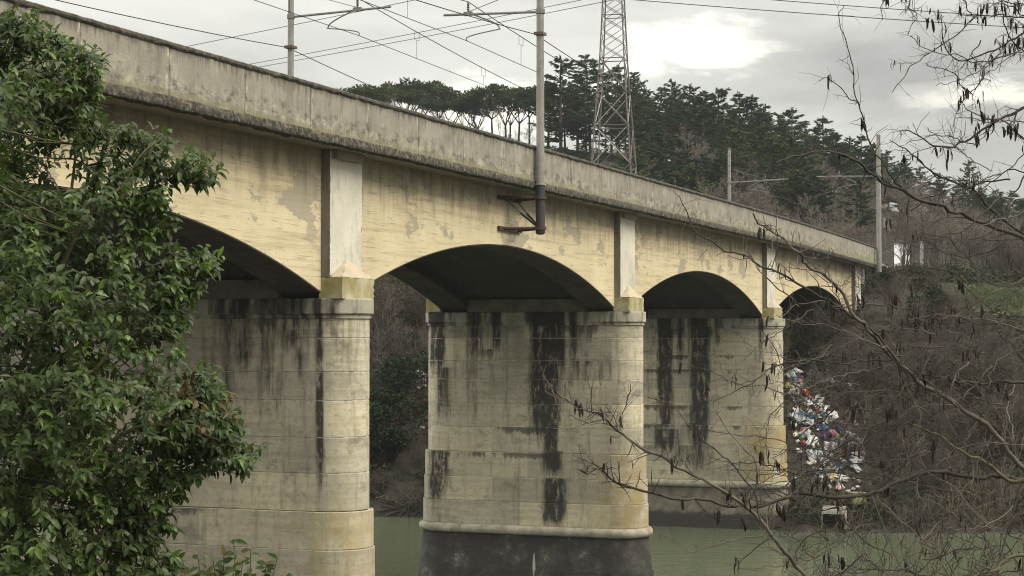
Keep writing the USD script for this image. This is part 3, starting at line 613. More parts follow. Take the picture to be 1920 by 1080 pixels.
for m_, t_, zf in ((mA, 13.44, 21.35), (mB, 13.44, 21.25)):
    b0 = 16.4 if m_ == mA else 15.88
    part(m_, 'feeder_clamp', box(-0.2, 0.2, -0.17, 0.17, zf - b0 - 0.05, zf - b0 + 0.05), M['insulator'])
mC = mast('catenary_mast', 'short-looking grey mast on the deck with its arm to the right, before the forest', 79.2, 8.7, 16.0, 24.0, -1, 0.13, 21.7, 4.2, hang=2.6)
mD = mast('catenary_mast', 'tall grey mast at the far end of the bridge, arm to the left', 82.4, -1.3, 15.2, 24.9, 1, 0.17, 22.1, 4.4, hang=2.8)
mE = mast('catenary_mast', 'thin distant mast beyond the end of the bridge', 144.4, 8.7, 15.0, 23.2, -1, 0.13, 20.0, 3.6, hang=2.6)

def sagline(p, q, sag, n=26):
    u = np.linspace(0, 1, n)[:, None]; P = np.asarray(p) + (np.asarray(q) - np.asarray(p)) * u
    P[:, 2] -= (4 * sag * u * (1 - u))[:, 0]; return P
STN = [-52.0, 13.44, 80.0, 144.4]
def line_wire(label, v, zs, sag, r, group=None):
    w = thing('overhead_wire', label, 'wire', group)
    for (a, za), (b, zb) in zip(list(zip(STN, zs))[:-1], list(zip(STN, zs))[1:]):
        part(w, 'span', tube(sagline(W3(a, v, za), W3(b, v, zb), sag), r, 5), M['wire'])
    return w
trk = [('far', 8.7 - 2.75, 22.6), ('near', -1.2 + 2.75, 22.15)]
for nm, v, z in trk:
    lab = 'messenger wire over the far track, hung from the left mast' if nm == 'far' else 'messenger wire over the near track, hung from the mast outside the parapet'
    w = line_wire(lab, v, [z + .42, z + .42, z - 0.3, z - 1.4], 1.25, 0.016)
    lab = 'contact wire over the far track, held by the left mast' if nm == 'far' else 'contact wire over the near track, held by the mast outside the parapet'
    c = line_wire(lab, v + (0.05 if nm == 'near' else -0.05), [z - 0.98, z - 0.98, z - 1.75, z - 2.6], 0.12, 0.013)
    for (a, b, za, zb) in ((STN[0], STN[1], z + .42, z + .42), (STN[1], STN[2], z + .42, z - 0.3)):
        for u in np.linspace(0.08, 0.92, 9):
            P = W3(a, v, za) + (W3(b, v, zb) - W3(a, v, za)) * u; P[2] -= 4 * 1.25 * u * (1 - u)
            ca, cb = (z - .98, z - .98) if a < 0 else (z - .98, z - 1.75)
            zc = ca + (cb - ca) * u - 4 * 0.12 * u * (1 - u); ax = np.array([A2[0], A2[1], 0]) * 0.22
            pk = P - np.array([0, 0, 0.32])
            part(c, 'dropper', cat([prisms([P - ax, P + ax, pk - ax, pk], [pk - ax, pk + ax, pk + ax, np.array([P[0], P[1], zc])], 0.008, 0.008, 3)]), M['wire'])
line_wire('feeder wire clamped to the left mast below its arm', 8.85, [21.35, 21.35, 20.6, 19.5], 1.1, 0.016)
line_wire('feeder wire clamped to the mast outside the parapet', -1.0, [21.25, 21.25, 20.6, 19.5], 1.1, 0.016)

def cable(label, a, b, sag, r):
    w = thing('power_line', label, 'wire'); part(w, 'conductor', tube(sagline(a, b, sag, 40), r, 5), M['wire'])
def ext(p, q, u): return tuple(np.array(p) + (np.array(q) - np.array(p)) * u)
cable('upper slack line crossing the sky from the left mast to upper right', pd(-60, 168, 150), pd(1200, -88, 104), 0.1, 0.022)
cable('topmost of the two parallel lines rising right behind both masts', pd(380, 136, 150), pd(1500, -86, 104), 0.2, 0.022)
cable('lower of the two parallel lines rising right behind both masts', pd(380, 144, 150), pd(1500, -72, 104), 0.2, 0.022)
cable('higher of the two lines at the top right of the sky', pd(1150, -26, 120), pd(2100, 44, 112), 0.15, 0.026)
cable('lower of the two lines at the top right of the sky', pd(1100, -8, 120), pd(2100, 62, 112), 0.15, 0.026)

# lattice tower
TY = 150.0; tb = pd(1151, 300, TY); gz = float(ground_z(tb[0], TY)) - 0.4
tw = thing('lattice_tower', 'tall rusty lattice power tower behind the bridge', 'tower', loc=(tb[0], TY, gz), rz=-12)
def hw(z):                                         # half width at height z above the ground
    zr = z + gz - EYE
    return float(np.interp(zr, [3, 14.3, 22.5, 28, 44], [2.3, 1.62, 1.04, 0.80, 0.3]))
CR = [(-1, -1), (1, -1), (1, 1), (-1, 1)]
lv = [0, 3.2, 6.4, 9.6, 12.8, 15.6, 18.4]
z = lv[-1]; up = []
while z < 40: up.append(z); z += max(0.55, hw(z) * 1.25)
H = 40.0
for sx, sy in CR:
    zz = np.linspace(0, H, 20)
    part(tw, 'leg', tube([(sx * hw(q), sy * hw(q), q) for q in zz], np.linspace(0.07, 0.042, 20), 4), M['tower'])
fc = [((-1, -1), (1, -1)), ((1, -1), (1, 1)), ((1, 1), (-1, 1)), ((-1, 1), (-1, -1))]
rr = random.Random(3)
for levels, thick in ((lv, 0.036), (up, 0.026)):
    for a, b in zip(levels[:-1], levels[1:]):
        for (p, q) in fc:
            P = lambda c, zq: np.array([c[0] * hw(zq), c[1] * hw(zq), zq])
            part(tw, 'brace', prisms([P(p, a)], [P(q, b)], thick, thick, 4), M['tower_pale'] if levels is lv and rr.random() < 0.5 else M['tower'])
            part(tw, 'brace', prisms([P(q, a)], [P(p, b)], thick, thick, 4), M['tower_pale'] if levels is lv and rr.random() < 0.3 else M['tower'])
for a in (lv[2], lv[4], lv[6], up[3], up[6], up[10]):
    for (p, q) in fc:
        part(tw, 'horizontal_bar', prisms([(p[0] * hw(a), p[1] * hw(a), a + 0.05)], [(q[0] * hw(a), q[1] * hw(a), a + 0.05)], 0.04, 0.04, 4), M['tower'])
for (zc, L) in ((30, 3.4), (33.5, 2.8), (37, 2.2)):
    part(tw, 'cross_arm', cat([prisms([(-L, 0, zc), (-L, 0, zc), (L, 0, zc), (L, 0, zc)], [(0, hw(zc), zc + 0.7), (0, -hw(zc), zc), (0, hw(zc), zc + 0.7), (0, -hw(zc), zc)], 0.05, 0.05, 4)]), M['tower'])

# ------------------------------------------------------------------ vegetation prototypes
def grow(seed, H, r0, levels, up=0.25, spread=0.9, base=0.25, wander=0.16, shrink=0.62, multi=1):
    """branch skeleton: list of (p0, p1, r0, r1, level)"""
    rg = np.random.default_rng(seed); out = []; stack = []
    for m_ in range(multi):
        d0 = nrm([rg.normal(0, 0.05 if multi == 1 else 0.4), rg.normal(0, 0.05 if multi == 1 else 0.4), 1])
        stack.append((np.array([rg.normal(0, .05), rg.normal(0, .05), 0.0]), d0, H * (0.78 if multi == 1 else rg.uniform(.5, .9)), r0, 0))
    while stack:
        p, d, L, r, lvl = stack.pop(); nseg = (7, 5, 4, 3, 2)[lvl]; pts = [p]; rad = [r]; dirs = [d]
        for k in range(nseg):
            d = nrm(d + rg.normal(0, wander, 3) + np.array([0, 0, up * 0.25])); p = p + d * L / nseg; pts.append(p); dirs.append(d); rad.append(max(r * (1 - 0.75 * (k + 1) / nseg), 0.006))
        for k in range(nseg): out.append((pts[k], pts[k + 1], rad[k], rad[k + 1], lvl))
        if lvl < len(levels):
            for c in range(levels[lvl]):
                u = rg.uniform(base if lvl == 0 else 0.2, 1.0); j = min(int(u * nseg), nseg - 1); q = pts[j] + (pts[j + 1] - pts[j]) * (u * nseg - j)
                dd = dirs[j]; s = nrm(np.cross(dd, rg.normal(0, 1, 3)))
                nd = nrm(dd * (1 - spread * 0.55) + s * spread + np.array([0, 0, up]))
                stack.append((q, nd, L * shrink * (1.1 - 0.6 * u) * rg.uniform(0.7, 1.15) * (1 if lvl else 0.85), max(rad[j] * 0.55, 0.006), lvl + 1))
    return out
def segs(sk, lo, hi, n, mul=1.0, minr=0.0):
    q = [x for x in sk if lo <= x[4] <= hi]
    return prisms(np.array([x[0] for x in q]), np.array([x[1] for x in q]), np.maximum([x[2] * mul for x in q], minr), np.maximum([x[3] * mul for x in q], minr * 0.6), n)

def tufts(c, d, L, w, rg, up=None):
    """slender two-triangle needles sprays: centre, direction"""
    n = len(c); s = nrm(np.cross(d, rg.normal(0, 1, (n, 3)) * [0.5, 0.5, 0.5] + [0, 0, 1.0]))
    L = np.broadcast_to(L, n)[:, None] * rg.uniform(.7, 1.3, (n, 1)); w = np.broadcast_to(w, n)[:, None] * rg.uniform(.7, 1.3, (n, 1))
    a, b = c - d * L * .5, c + d * L * .5 - np.array([0, 0, 1]) * L * 0.08
    v = np.stack([a, c - s * w, b, c + s * w], 1).reshape(-1, 3)
    i = np.arange(n)[:, None] * 4
    return v, np.vstack([i + [0, 1, 2], i + [0, 2, 3]])

def cedar(seed, H, Rm, bare=0.2, dens=1.0, ragged=0.3):
    rg = np.random.default_rng(seed); C, D, limb = [], [], []
    nt = int(H * 1.45); lean = rg.normal(0, 0.02, 2)
    for k in range(nt):
        u = bare + (1 - bare) * (k + rg.uniform(-.3, .3)) / nt; u = min(max(u, bare), 0.985); h = u * H
        prof = (1 - ((u - bare) / (1 - bare)) ** 1.5) ** 0.75 * (0.65 + 0.35 * min(1, (u - bare) / 0.2)) + 0.05
        for b in range(rg.integers(4, 7)):
            a = rg.uniform(0, 2 * np.pi); L = Rm * prof * rg.uniform(1 - ragged * 1.6, 1 + ragged); L = max(L, 0.4)
            dr = np.array([np.cos(a), np.sin(a), rg.uniform(0.02, 0.38)]); p0 = np.array([lean[0] * h, lean[1] * h, h]); tip = p0 + dr * L
            limb.append((p0, tip, 0.05 * (1 - u) + 0.018, 0.01))
            n = int(dens * (10 + 22 * L))
            s = rg.uniform(0.22, 1.05, n) ** 0.8; side = np.array([-np.sin(a), np.cos(a), 0])
            w = rg.normal(0, 0.19, n) * L * np.maximum(1.12 - s * 0.98, 0.05)
            pos = p0 + dr * L * s[:, None] + side * w[:, None] + np.array([0, 0, 1]) * (rg.normal(0, 0.085, n) + 0.05 * L * s ** 2)[:, None]
            C.append(pos); D.append(nrm(dr * [1, 1, 0.3] + side * (np.sign(w) * 0.6)[:, None] + rg.normal(0, .3, (n, 3))))
    # leader
    n = 24; C.append(np.c_[rg.normal(0, .12, n), rg.normal(0, .12, n), rg.uniform(H * .9, H, n)] + np.array([lean[0] * H, lean[1] * H, 0])); D.append(nrm(rg.normal(0, .5, (n, 3)) + [0, 0, 1]))
    C, D = np.vstack(C), np.vstack(D)
    fol = tufts(C, D, 0.55, 0.085, rg)
    tr = tube([(0, 0, -1), (lean[0] * H * .5, lean[1] * H * .5, H * .5), (lean[0] * H, lean[1] * H, H * .98)], [0.24, 0.15, 0.03], 7)
    lb = prisms(np.array([x[0] for x in limb]), np.array([x[1] for x in limb]), np.array([x[2] for x in limb]), np.array([x[3] for x in limb]), 3)
    return tr, lb, fol
def umbrella(seed, H, Rm):
    rg = np.random.default_rng(seed); sk = []; C, D = [], []
    th = H * rg.uniform(0.5, 0.6); lean = rg.normal(0, 0.07, 2)
    base = np.array([lean[0] * th, lean[1] * th, th])
    tr = tube(spline([(0, 0, -1.5), (lean[0] * th * .4, lean[1] * th * .6, th * .5), base], 8), np.linspace(.2, .14, 8), 7)
    tips = []
    for k in range(rg.integers(4, 6)):
        a = k * 2 * np.pi / 5 + rg.uniform(-.5, .5); rr_ = Rm * rg.uniform(.35, .6); e = base + np.array([np.cos(a) * rr_, np.sin(a) * rr_, (H - th) * rg.uniform(.5, .68)])
        m_ = base + (e - base) * .5 + rg.normal(0, .3, 3); pts = spline([base - [0, 0, .1], m_, e], 6)
        for i in range(5): sk.append((pts[i], pts[i + 1], .11 - .016 * i, .11 - .016 * (i + 1)))
        for j in range(6):
            a2 = a + rg.uniform(-1.1, 1.1); l2 = Rm * rg.uniform(.2, .5); u = rg.integers(2, 6); e2 = pts[u] + np.array([np.cos(a2) * l2, np.sin(a2) * l2, (H - pts[u][2]) * rg.uniform(.45, .8)])
            sk.append((pts[u], e2, .045, .018)); tips.append(e2)
    for e in tips:
        n = 75; R_ = rg.uniform(.9, 1.7)
        q = rg.normal(0, 1, (n, 3)); q = nrm(q) * rg.uniform(.3, 1, (n, 1)) ** .5 * [R_, R_, R_ * .42]; C.append(e + q + [0, 0, .2]); D.append(nrm(q * [1, 1, 2.0] + rg.normal(0, .5, (n, 3)) + [0, 0, .4]))
    C, D = np.vstack(C), np.vstack(D)
    return tr, prisms(np.array([x[0] for x in sk]), np.array([x[1] for x in sk]), np.array([x[2] for x in sk]), np.array([x[3] for x in sk]), 4), tufts(C, D, .5, .12, rg)

def evergreen(seed, R, H, n, L=.2, w=.07):
    rg = np.random.default_rng(seed); cs = [(rg.normal(0, R * .45, 2), rg.uniform(.25, .8) * H, R * rg.uniform(.3, .55)) for _ in range(14)]; C = []
    for (q, h, r) in cs:
        k = n // 14; p = nrm(rg.normal(0, 1, (k, 3))) * rg.uniform(.55, 1.05, (k, 1)) * r * [1, 1, .9]; C.append(p + [q[0], q[1], h])
    C = np.vstack(C); C = C[C[:, 2] > 0.05]
    return tufts(C, nrm(rg.normal(0, 1, (len(C), 3)) + [0, 0, -.4]), L, w, rg)

protos = {}
def tree(kind, builder, labels, cats, loc, rz, s, label, group):
    """first of a kind is the source; later ones reference it"""
    nm = cats[0]; key = kind
    if key not in protos:
        p = thing(nm, label, cats[1], group, loc, rz, s); builder(p); protos[key] = p; return p
    return dup(protos[key], nm, loc, rz, s, label, group)

def b_cedar(seed, H, Rm, **kw):
    def f(p):
        tr, lb, fo = cedar(seed, H, Rm, **kw); part(p, 'trunk', tr, M['trunk'], 40); part(p, 'limbs', lb, M['trunk']); part(p, 'crown', fo, M['cedar'])
    return f
def b_umb(seed, H, Rm):
    def f(p):
        tr, lb, fo = umbrella(seed, H, Rm); part(p, 'trunk', tr, M['trunk'], 40); part(p, 'limbs', lb, M['trunk']); part(p, 'crown', fo, M['pine'])
    return f
def b_bare(seed, H, r0, lv, mat='twig_grey', minr=0.012, **kw):
    def f(p):
        sk = grow(seed, H, r0, lv, **kw); part(p, 'trunk' if kw.get('multi', 1) == 1 else 'stems', segs(sk, 0, 1, 5), M['bark_dark'] if mat == 'twig_brown' else M['twig_grey']); part(p, 'crown', segs(sk, 2, 9, 3, 1.0, minr), M[mat])
    return f
def b_ever(seed, R, H, n, mat='ivy', **kw):
    def f(p):
        sk = grow(seed, H, .08, [5, 3], multi=4, spread=.8); part(p, 'stems', segs(sk, 0, 9, 4), M['bark_dark']); part(p, 'foliage', evergreen(seed, R, H, n, **kw), M[mat])
    return f

rg = np.random.default_rng(11)
CED = [b_cedar(1, 13, 3.6), b_cedar(2, 12, 3.1, ragged=.4), b_cedar(3, 14, 4.2, bare=.3), b_cedar(4, 10.5, 3.9, ragged=.45, bare=.12), b_cedar(5, 13, 3.0, dens=.8, ragged=.5, bare=.35)]
BAR = [b_bare(21, 11, .13, [11, 6, 5, 3], 'twig_hill', minr=.016, up=.35), b_bare(22, 10, .12, [12, 6, 4, 3], 'twig_hill', minr=.016, up=.3, spread=.8), b_bare(23, 9, .11, [9, 7, 5, 3], 'twig_brown', minr=.016, up=.2, spread=1.0)]
def at_hill(px, Y):
    X = (px - 960) / F * Y; return np.array([X, Y, float(ground_z(X, Y))])
def top_to_scale(p, py, H):
    zt = EYE + (635 - py) / F * p[1]; return (zt - p[2]) / H
CH = [13, 12, 14, 10.5, 13]
def put_cedar(px, Y, k, py=None, s=1.0, label=None, group=None, wx=1.0):
    p = at_hill(px, Y); s = top_to_scale(p, py, CH[k]) if py is not None else s
    tree(f'cedar{k}', CED[k], None, ('cedar_tree', 'tree'), p - [0, 0, .2], rg.uniform(0, 360), (s * wx, s * wx, s), label, group)
GC = 'cedars crowded over the wooded hill'; LC = 'dark green cedar among those crowding the hillside behind the bridge'
put_cedar(1052, 236, 3, 100, label='dark layered cedar just right of the near mast, its flat top against the sky', wx=.9)
put_cedar(1108, 244, 2, 96, label='tallest dark cedar, behind the left leg of the lattice tower', wx=1.1)
put_cedar(1083, 250, 0, 130, label='dark cedar between the near mast and the lattice tower', wx=1.1)
put_cedar(1160, 246, 4, 118, label='ragged dark cedar behind the right leg of the lattice tower', wx=1.2)
ORD = ['first', 'second', 'third', 'fourth', 'fifth', 'sixth', 'seventh', 'eighth', 'ninth', 'tenth', 'eleventh', 'twelfth', 'thirteenth', 'fourteenth', 'fifteenth', 'sixteenth', 'seventeenth', 'eighteenth', 'nineteenth', 'twentieth']
def zone(x): return ('between the near mast and the lattice tower' if x < 1105 else 'behind the lattice tower' if x < 1195 else 'right of the lattice tower' if x < 1275 else 'left of the short deck mast' if x < 1366 else 'above the arm of the short deck mast' if x < 1500 else 'left of the tall far mast' if x < 1645 else 'right of the tall far mast' if x < 1760 else 'toward the right edge')
def row(Y, a, b): return 'lower' if Y < a else 'middle' if Y < b else 'upper'
SKY = [(1180, 128), (1205, 158), (1232, 160), (1262, 146), (1290, 152), (1322, 162), (1350, 158), (1386, 166), (1408, 172), (1440, 190), (1468, 206), (1484, 196), (1512, 222), (1545, 212), (1566, 240), (1592, 250), (1618, 246), (1640, 262), (1668, 276), (1700, 290), (1730, 306), (1762, 318), (1800, 330), (1840, 345), (1872, 350), (1905, 352), (1935, 356), (1970, 360)]
for i, (x, y) in enumerate(SKY):
    put_cedar(x, rg.uniform(238, 256), int(rg.integers(0, 5)), y + 2, label=(f'{ORD[i]} cedar along the skyline counting right from the lattice tower' if i < 14 else f'{ORD[27 - i]} cedar along the skyline counting left from the right edge'), group='cedars along the hill skyline', wx=rg.uniform(.9, 1.25))
put_cedar(1822, 236, 4, 296, label='lone spiky conifer standing above the low end of the skyline at right', wx=.75)
for i, x in enumerate(range(1008, 1206, 11)):
    put_cedar(x + rg.uniform(-4, 4), rg.uniform(214, 236), int(rg.integers(0, 5)), rg.uniform(262, 292), label='low dark conifer in the undergrowth at the foot of the tower wood', group='low conifers under the tower wood', wx=1.7)
n = 0
for Y in np.arange(162, 246, 7.0):
    for x in np.arange(1010, 1990, 44 * 235 / Y):
        xx, yy = x + rg.uniform(-18, 18), Y + rg.uniform(-3.5, 3.5)
        xs_ = xx
        lim = np.interp(xs_, [1000, 1180, 1250, 1450, 1600, 1750, 1990], [232, 172, 164, 172, 172, 196, 210])   # below this the wood is bare
        if xs_ < 1175 and yy < 232 or (1635 < xs_ < 1760 and yy < 196): continue
        pz = at_hill(xx, yy)
        if yy > lim - 4 and yy < 232 and float(meshkit.fbm(np.array([[xx * .016, yy * .06, 3.0]]), 3, 12)[0]) > .53:
            k = int(rg.integers(0, 3)); sky = np.interp(xx, [q[0] for q in SKY], [q[1] for q in SKY]); s = min(rg.uniform(.75, 1.0), top_to_scale(pz, sky + 30, 10))
            if s > .3: tree(f'bare{k}', BAR[k], None, ('bare_tree', 'tree'), pz - [0, 0, .2], rg.uniform(0, 360), (s * 1.1, s * 1.1, s), f'leafless tree among the {row(yy, 205, 228)} cedars {zone(xx)}', f'leafless trees among {row(yy, 205, 228)} cedars {zone(xx)}')
            continue
        if yy > lim - 4:
            k = int(rg.integers(0, 5)); s = rg.uniform(.55, .85)
            sky = np.interp(xx, [q[0] for q in SKY], [q[1] for q in SKY]); s = min(s, top_to_scale(pz, sky + 16, CH[k]))
            if s > .3: put_cedar(xx, yy, k, None, s, f'dark green cedar in the {row(yy, 205, 228)} wood {zone(xx)}', f'cedars in the {row(yy, 205, 228)} wood {zone(xx)}', wx=rg.uniform(1.0, 1.25)); n += 1
for Y in np.arange(152, 234, 7.5):
    for x in np.arange(1000, 1990, 46 * 200 / Y):
        xx, yy = x + rg.uniform(-20, 20), Y + rg.uniform(-3.5, 3.5)
        if xx < 1180 and (yy > 215 or rg.random() < .45): continue
        if 1635 < xx < 1695 and yy < 196: continue
        lim = np.interp(xx, [1000, 1180, 1250, 1450, 1600, 1750, 1990], [215, 182, 172, 184, 188, 202, 218])
        if yy > lim: continue
        k = int(rg.integers(0, 3)); p = at_hill(xx, yy); s = rg.uniform(.6, .95)
        if xx < 1200: s *= .7
        zmax = EYE + (635 - (np.interp(xx, [q[0] for q in SKY], [q[1] for q in SKY]) + 45)) / F * yy
        s = min(s, (zmax - p[2]) / 10)
        if s < .25: continue
        tree(f'bare{k}', BAR[k], None, ('bare_tree', 'tree'), p - [0, 0, .2], rg.uniform(0, 360), (s * 1.1, s * 1.1, s), f'leafless grey-brown tree {row(yy, 170, 190)} on the bare slope {zone(xx)}', f'leafless trees {row(yy, 170, 190)} on the slope {zone(xx)}')
# umbrella pines
PX = sorted([668, 700, 735, 765, 790, 815, 842, 870, 900, 925, 950, 972, 993, 1012, 640, 610, 885, 830, 955])
UMB = [b_umb(31, 11, 4.6), b_umb(32, 11, 4.0), b_umb(33, 11, 5.0)]
for i, (x, y) in enumerate([(668, 166), (700, 160), (735, 168), (765, 156), (790, 154), (815, 166), (842, 178), (870, 182), (900, 176), (925, 164), (950, 166), (972, 168), (993, 164), (1012, 176), (640, 172), (610, 176), (885, 190), (830, 186), (955, 185)]):
    Y = rg.uniform(246, 258); p = at_hill(x, Y); s = top_to_scale(p, y, 11)
    tree(f'umb{i % 3}', UMB[i % 3], None, ('umbrella_pine', 'tree'), p, rg.uniform(0, 360), (s * .95, s * .95, s), f'{ORD[PX.index(x)]} flat-topped pine from the left in the row above the deck', 'row of flat-topped pines seen above the deck')
for x, y in ((738, 146), (940, 150)):
    Y = 248; p = at_hill(x, Y); s = top_to_scale(p, y, 10)
    tree('bare1', BAR[1], None, ('bare_tree', 'tree'), p, rg.uniform(0, 360), (s * .35, s * .35, s), 'thin dead tree poking out above the left part of the pine row' if x < 800 else 'thin dead tree poking out of the pine row near the mast', None)
for x in range(660, 1020, 26):
    Y = rg.uniform(236, 252); p = at_hill(x + rg.uniform(-8, 8), Y); s = rg.uniform(.45, .62)
    tree('bare0', BAR[0], None, ('bare_tree', 'tree'), p, rg.uniform(0, 360), (s * .7, s * .7, s), 'thin leafless tree among the trunks of the pine row', 'thin leafless trees under the pine row')

# bank scrub
BUSH = [b_bare(41, 4, .035, [6, 5, 4], 'twig_brown', minr=.010, multi=8, up=.15, spread=.9, wander=.22), b_bare(42, 3.4, .03, [7, 5, 4], 'twig_grey', minr=.009, multi=7, up=.05, spread=1.0, wander=.28),
        b_bare(43, 5, .045, [8, 5, 4], 'twig_grey', minr=.010, multi=5, up=.3, spread=.75, wander=.2)]
EV = [b_ever(51, 2.2, 3.2, 4200), b_ever(52, 1.7, 4.2, 4200), b_ever(53, 2.0, 2.2, 3000, 'dryleaf', L=.16, w=.05)]
def onb(px, u):
    Y = 105.0
    for _ in range(8): X = (px - 960) / F * Y; Y = float(shore(X)) + u
    return np.array([X, Y, float(ground_z(X, Y))])
def inside_bridge(p):
    q = p[:2] - O; t, v = q @ A2, q @ B2
    return -2 < v < 9.5 and t > 74 or any(abs(t - k * S) < 2.5 and -2 < v < 10 for k in range(4))
def bz(x, u):
    a = 'near the water' if u < 10 else 'halfway up the bank' if u < 24 else 'high on the bank'
    b = 'behind the nearest pier' if x < 690 else 'between the first two piers' if x < 815 else 'under the bridge' if x < 1475 else 'beside the litter heap' if x < 1650 else 'right of the bridge end' if x < 1760 else 'at the right edge'
    return a + ' ' + b
for u in np.arange(1.2, 46, 2.6):
    for x in np.arange(560, 2010, 50):
        xx, uu = x + rg.uniform(-28, 28), u + rg.uniform(-1.4, 1.4); p = onb(xx, uu)
        q = p[:2] - O; t, v = q @ A2, q @ B2
        if inside_bridge(p) or (-1.5 < v < 9 and rg.random() < .75): continue
        if 820 < xx < 1450 and v > 10: continue
        lit = (1478 < xx < 1625) and (uu < 19) and v < 9
        if lit and (rg.random() < .8): continue
        grs = 1770 < xx < 1960 and 24 < uu < 36
        if grs or (1665 < xx < 1750 and uu > 26 and rg.random() < .8): continue
        k = int(rg.integers(0, 3)); s = rg.uniform(.5, 1.05) * (0.6 if lit else 1.0) * (.75 if uu < 5 else 1)
        tree(f'bush{k}', BUSH[k], None, ('bare_bush', 'bush'), p - [0, 0, .1], rg.uniform(0, 360), (s * 1.15, s * 1.15, s), f'leafless tangled bush {bz(xx, uu)}', f'leafless bushes {bz(xx, uu)}')
for x, u, k, s, lab in ((748, 12, 0, 1.25, 'dark green ivy thicket between the first two piers, at mid height'), (735, 7, 0, 1.1, 'low dark evergreen thicket near the water between the first two piers'), (715, 9, 1, .9, 'dark evergreen bush hugging the edge of the nearest pier'),
                        (776, 17, 1, .8, 'evergreen bush below the far arch edge, left of the middle pier'), (1735, 25, 0, .7, 'dark evergreen bush at the top of the right bank'), (1762, 27, 1, .5, 'small evergreen bush left of the grass patch'), (1662, 31, 1, .5, 'dark bush beside the far end of the bridge'), (1692, 37, 2, .62, 'withered brown brush at the foot of the white hut'), (1716, 36, 2, .6, 'withered brown brush between the white hut and the grey post'),
                        (1500, 21, 2, 1.0, 'withered brown bush above the litter heap'), (1545, 23, 2, 1.0, 'withered brown bush under the last arch'), (1800, 14, 2, 1.3, 'withered brown bramble low on the right bank'), (1660, 12, 2, 1.2, 'withered brown bramble right of the litter heap'), (760, 24, 2, 1.7, 'withered brown thicket filling the gap under the far arch edge'), (1880, 9, 2, 1.2, 'withered brown bramble near the right edge of the picture')):
    p = onb(x, u); tree(f'ever{k}', EV[k], None, ('evergreen_bush' if k < 2 else 'withered_bush', 'bush'), p - [0, 0, .2], rg.uniform(0, 360), (s, s, s), lab, None)
# ivy-hung tree in the gap
for x, u, h, lab in ((756, 13, 6.2, 'tall ivy-choked leaning trunk between the first two piers'), (722, 18, 7.0, 'bare grey trunk tangle close to the nearest pier'), (790, 20, 6.5, 'bare tree rising under the far arch edge')):
    p = onb(x, u); tree('bush2', BUSH[2], None, ('bare_bush', 'bush'), p, rg.uniform(0, 360), (h / 5, h / 5, h / 4.5), lab, None)
# grass patch
def grass_z(X, Y): return ground_z(X, Y) + 0.12
gx = onb(1865, 30)
gp = (np.linspace(gx[0] - 3.4, gx[0] + 4.5, 24), np.linspace(gx[1] - 3.5, gx[1] + 4, 24))
single('grass_patch', sheet(*gp, zf=lambda X, Y: ground_z(X, Y) + 0.10 * (1 - np.clip(np.hypot((X - gx[0] - .5) / 3.9, (Y - gx[1]) / 3.6), 0, 2)) ), M['grass'], 'pale green grass patch on the upper right bank', 'grass', kind='stuff', smooth=True)
bl = np.random.default_rng(5); nb = 5000; X = gx[0] + .5 + bl.normal(0, 1.9, nb); Y = gx[1] + bl.normal(0, 1.7, nb); P = np.stack([X, Y, ground_z(X, Y) + .1], 1)
single('grass_blades', tufts(P + [0, 0, .12], nrm(bl.normal(0, .5, (nb, 3)) + [0, 0, 1]), .34, .03, bl), M['grass'], 'short grass blades on the upper right bank', 'grass', kind='stuff')
# fallen twigs and leaf litter over the banks: uncountable
nb = 11000; X = bl.uniform(-16, 42, nb); Y = shore(X) + bl.uniform(.3, 40, nb); P = np.stack([X, Y, ground_z(X, Y) + .06], 1)
single('ground_litter', tufts(P, nrm(bl.normal(0, 1, (nb, 3)) * [1, 1, .45]), .5, .035, bl), M['dryleaf'], 'dead stalks and leaves strewn over the far bank', 'leaf litter', kind='stuff')

nb = 110000; X = bl.uniform(-16, 42, nb); Y = shore(X) + bl.uniform(.6, 42, nb); P = np.stack([X, Y, ground_z(X, Y) + bl.uniform(.02, .55, nb) * meshkit.fbm(np.stack([X, Y, 0 * X], 1) * .6, 2, 4) * 2], 1)
kp = (meshkit.fbm(P * [.22, .22, 0], 3, 31) > .45) & ~((np.abs(X - gx[0] - .5) < 3.8) & (np.abs(Y - gx[1]) < 3.4)); P = P[kp]
xq, yq = pix(P); P = P[~((xq > 1476) & (xq < 1615) & (yq > 690) & (yq < 930) & (bl.random(len(P)) < .85))]
single('ground_cover', tufts(P, nrm(bl.normal(0, 1, (len(P), 3)) * [1, 1, .7]), .3, .09, bl), M['olive'], 'dark olive ivy and brambles creeping over the far bank', 'ground cover', kind='stuff')
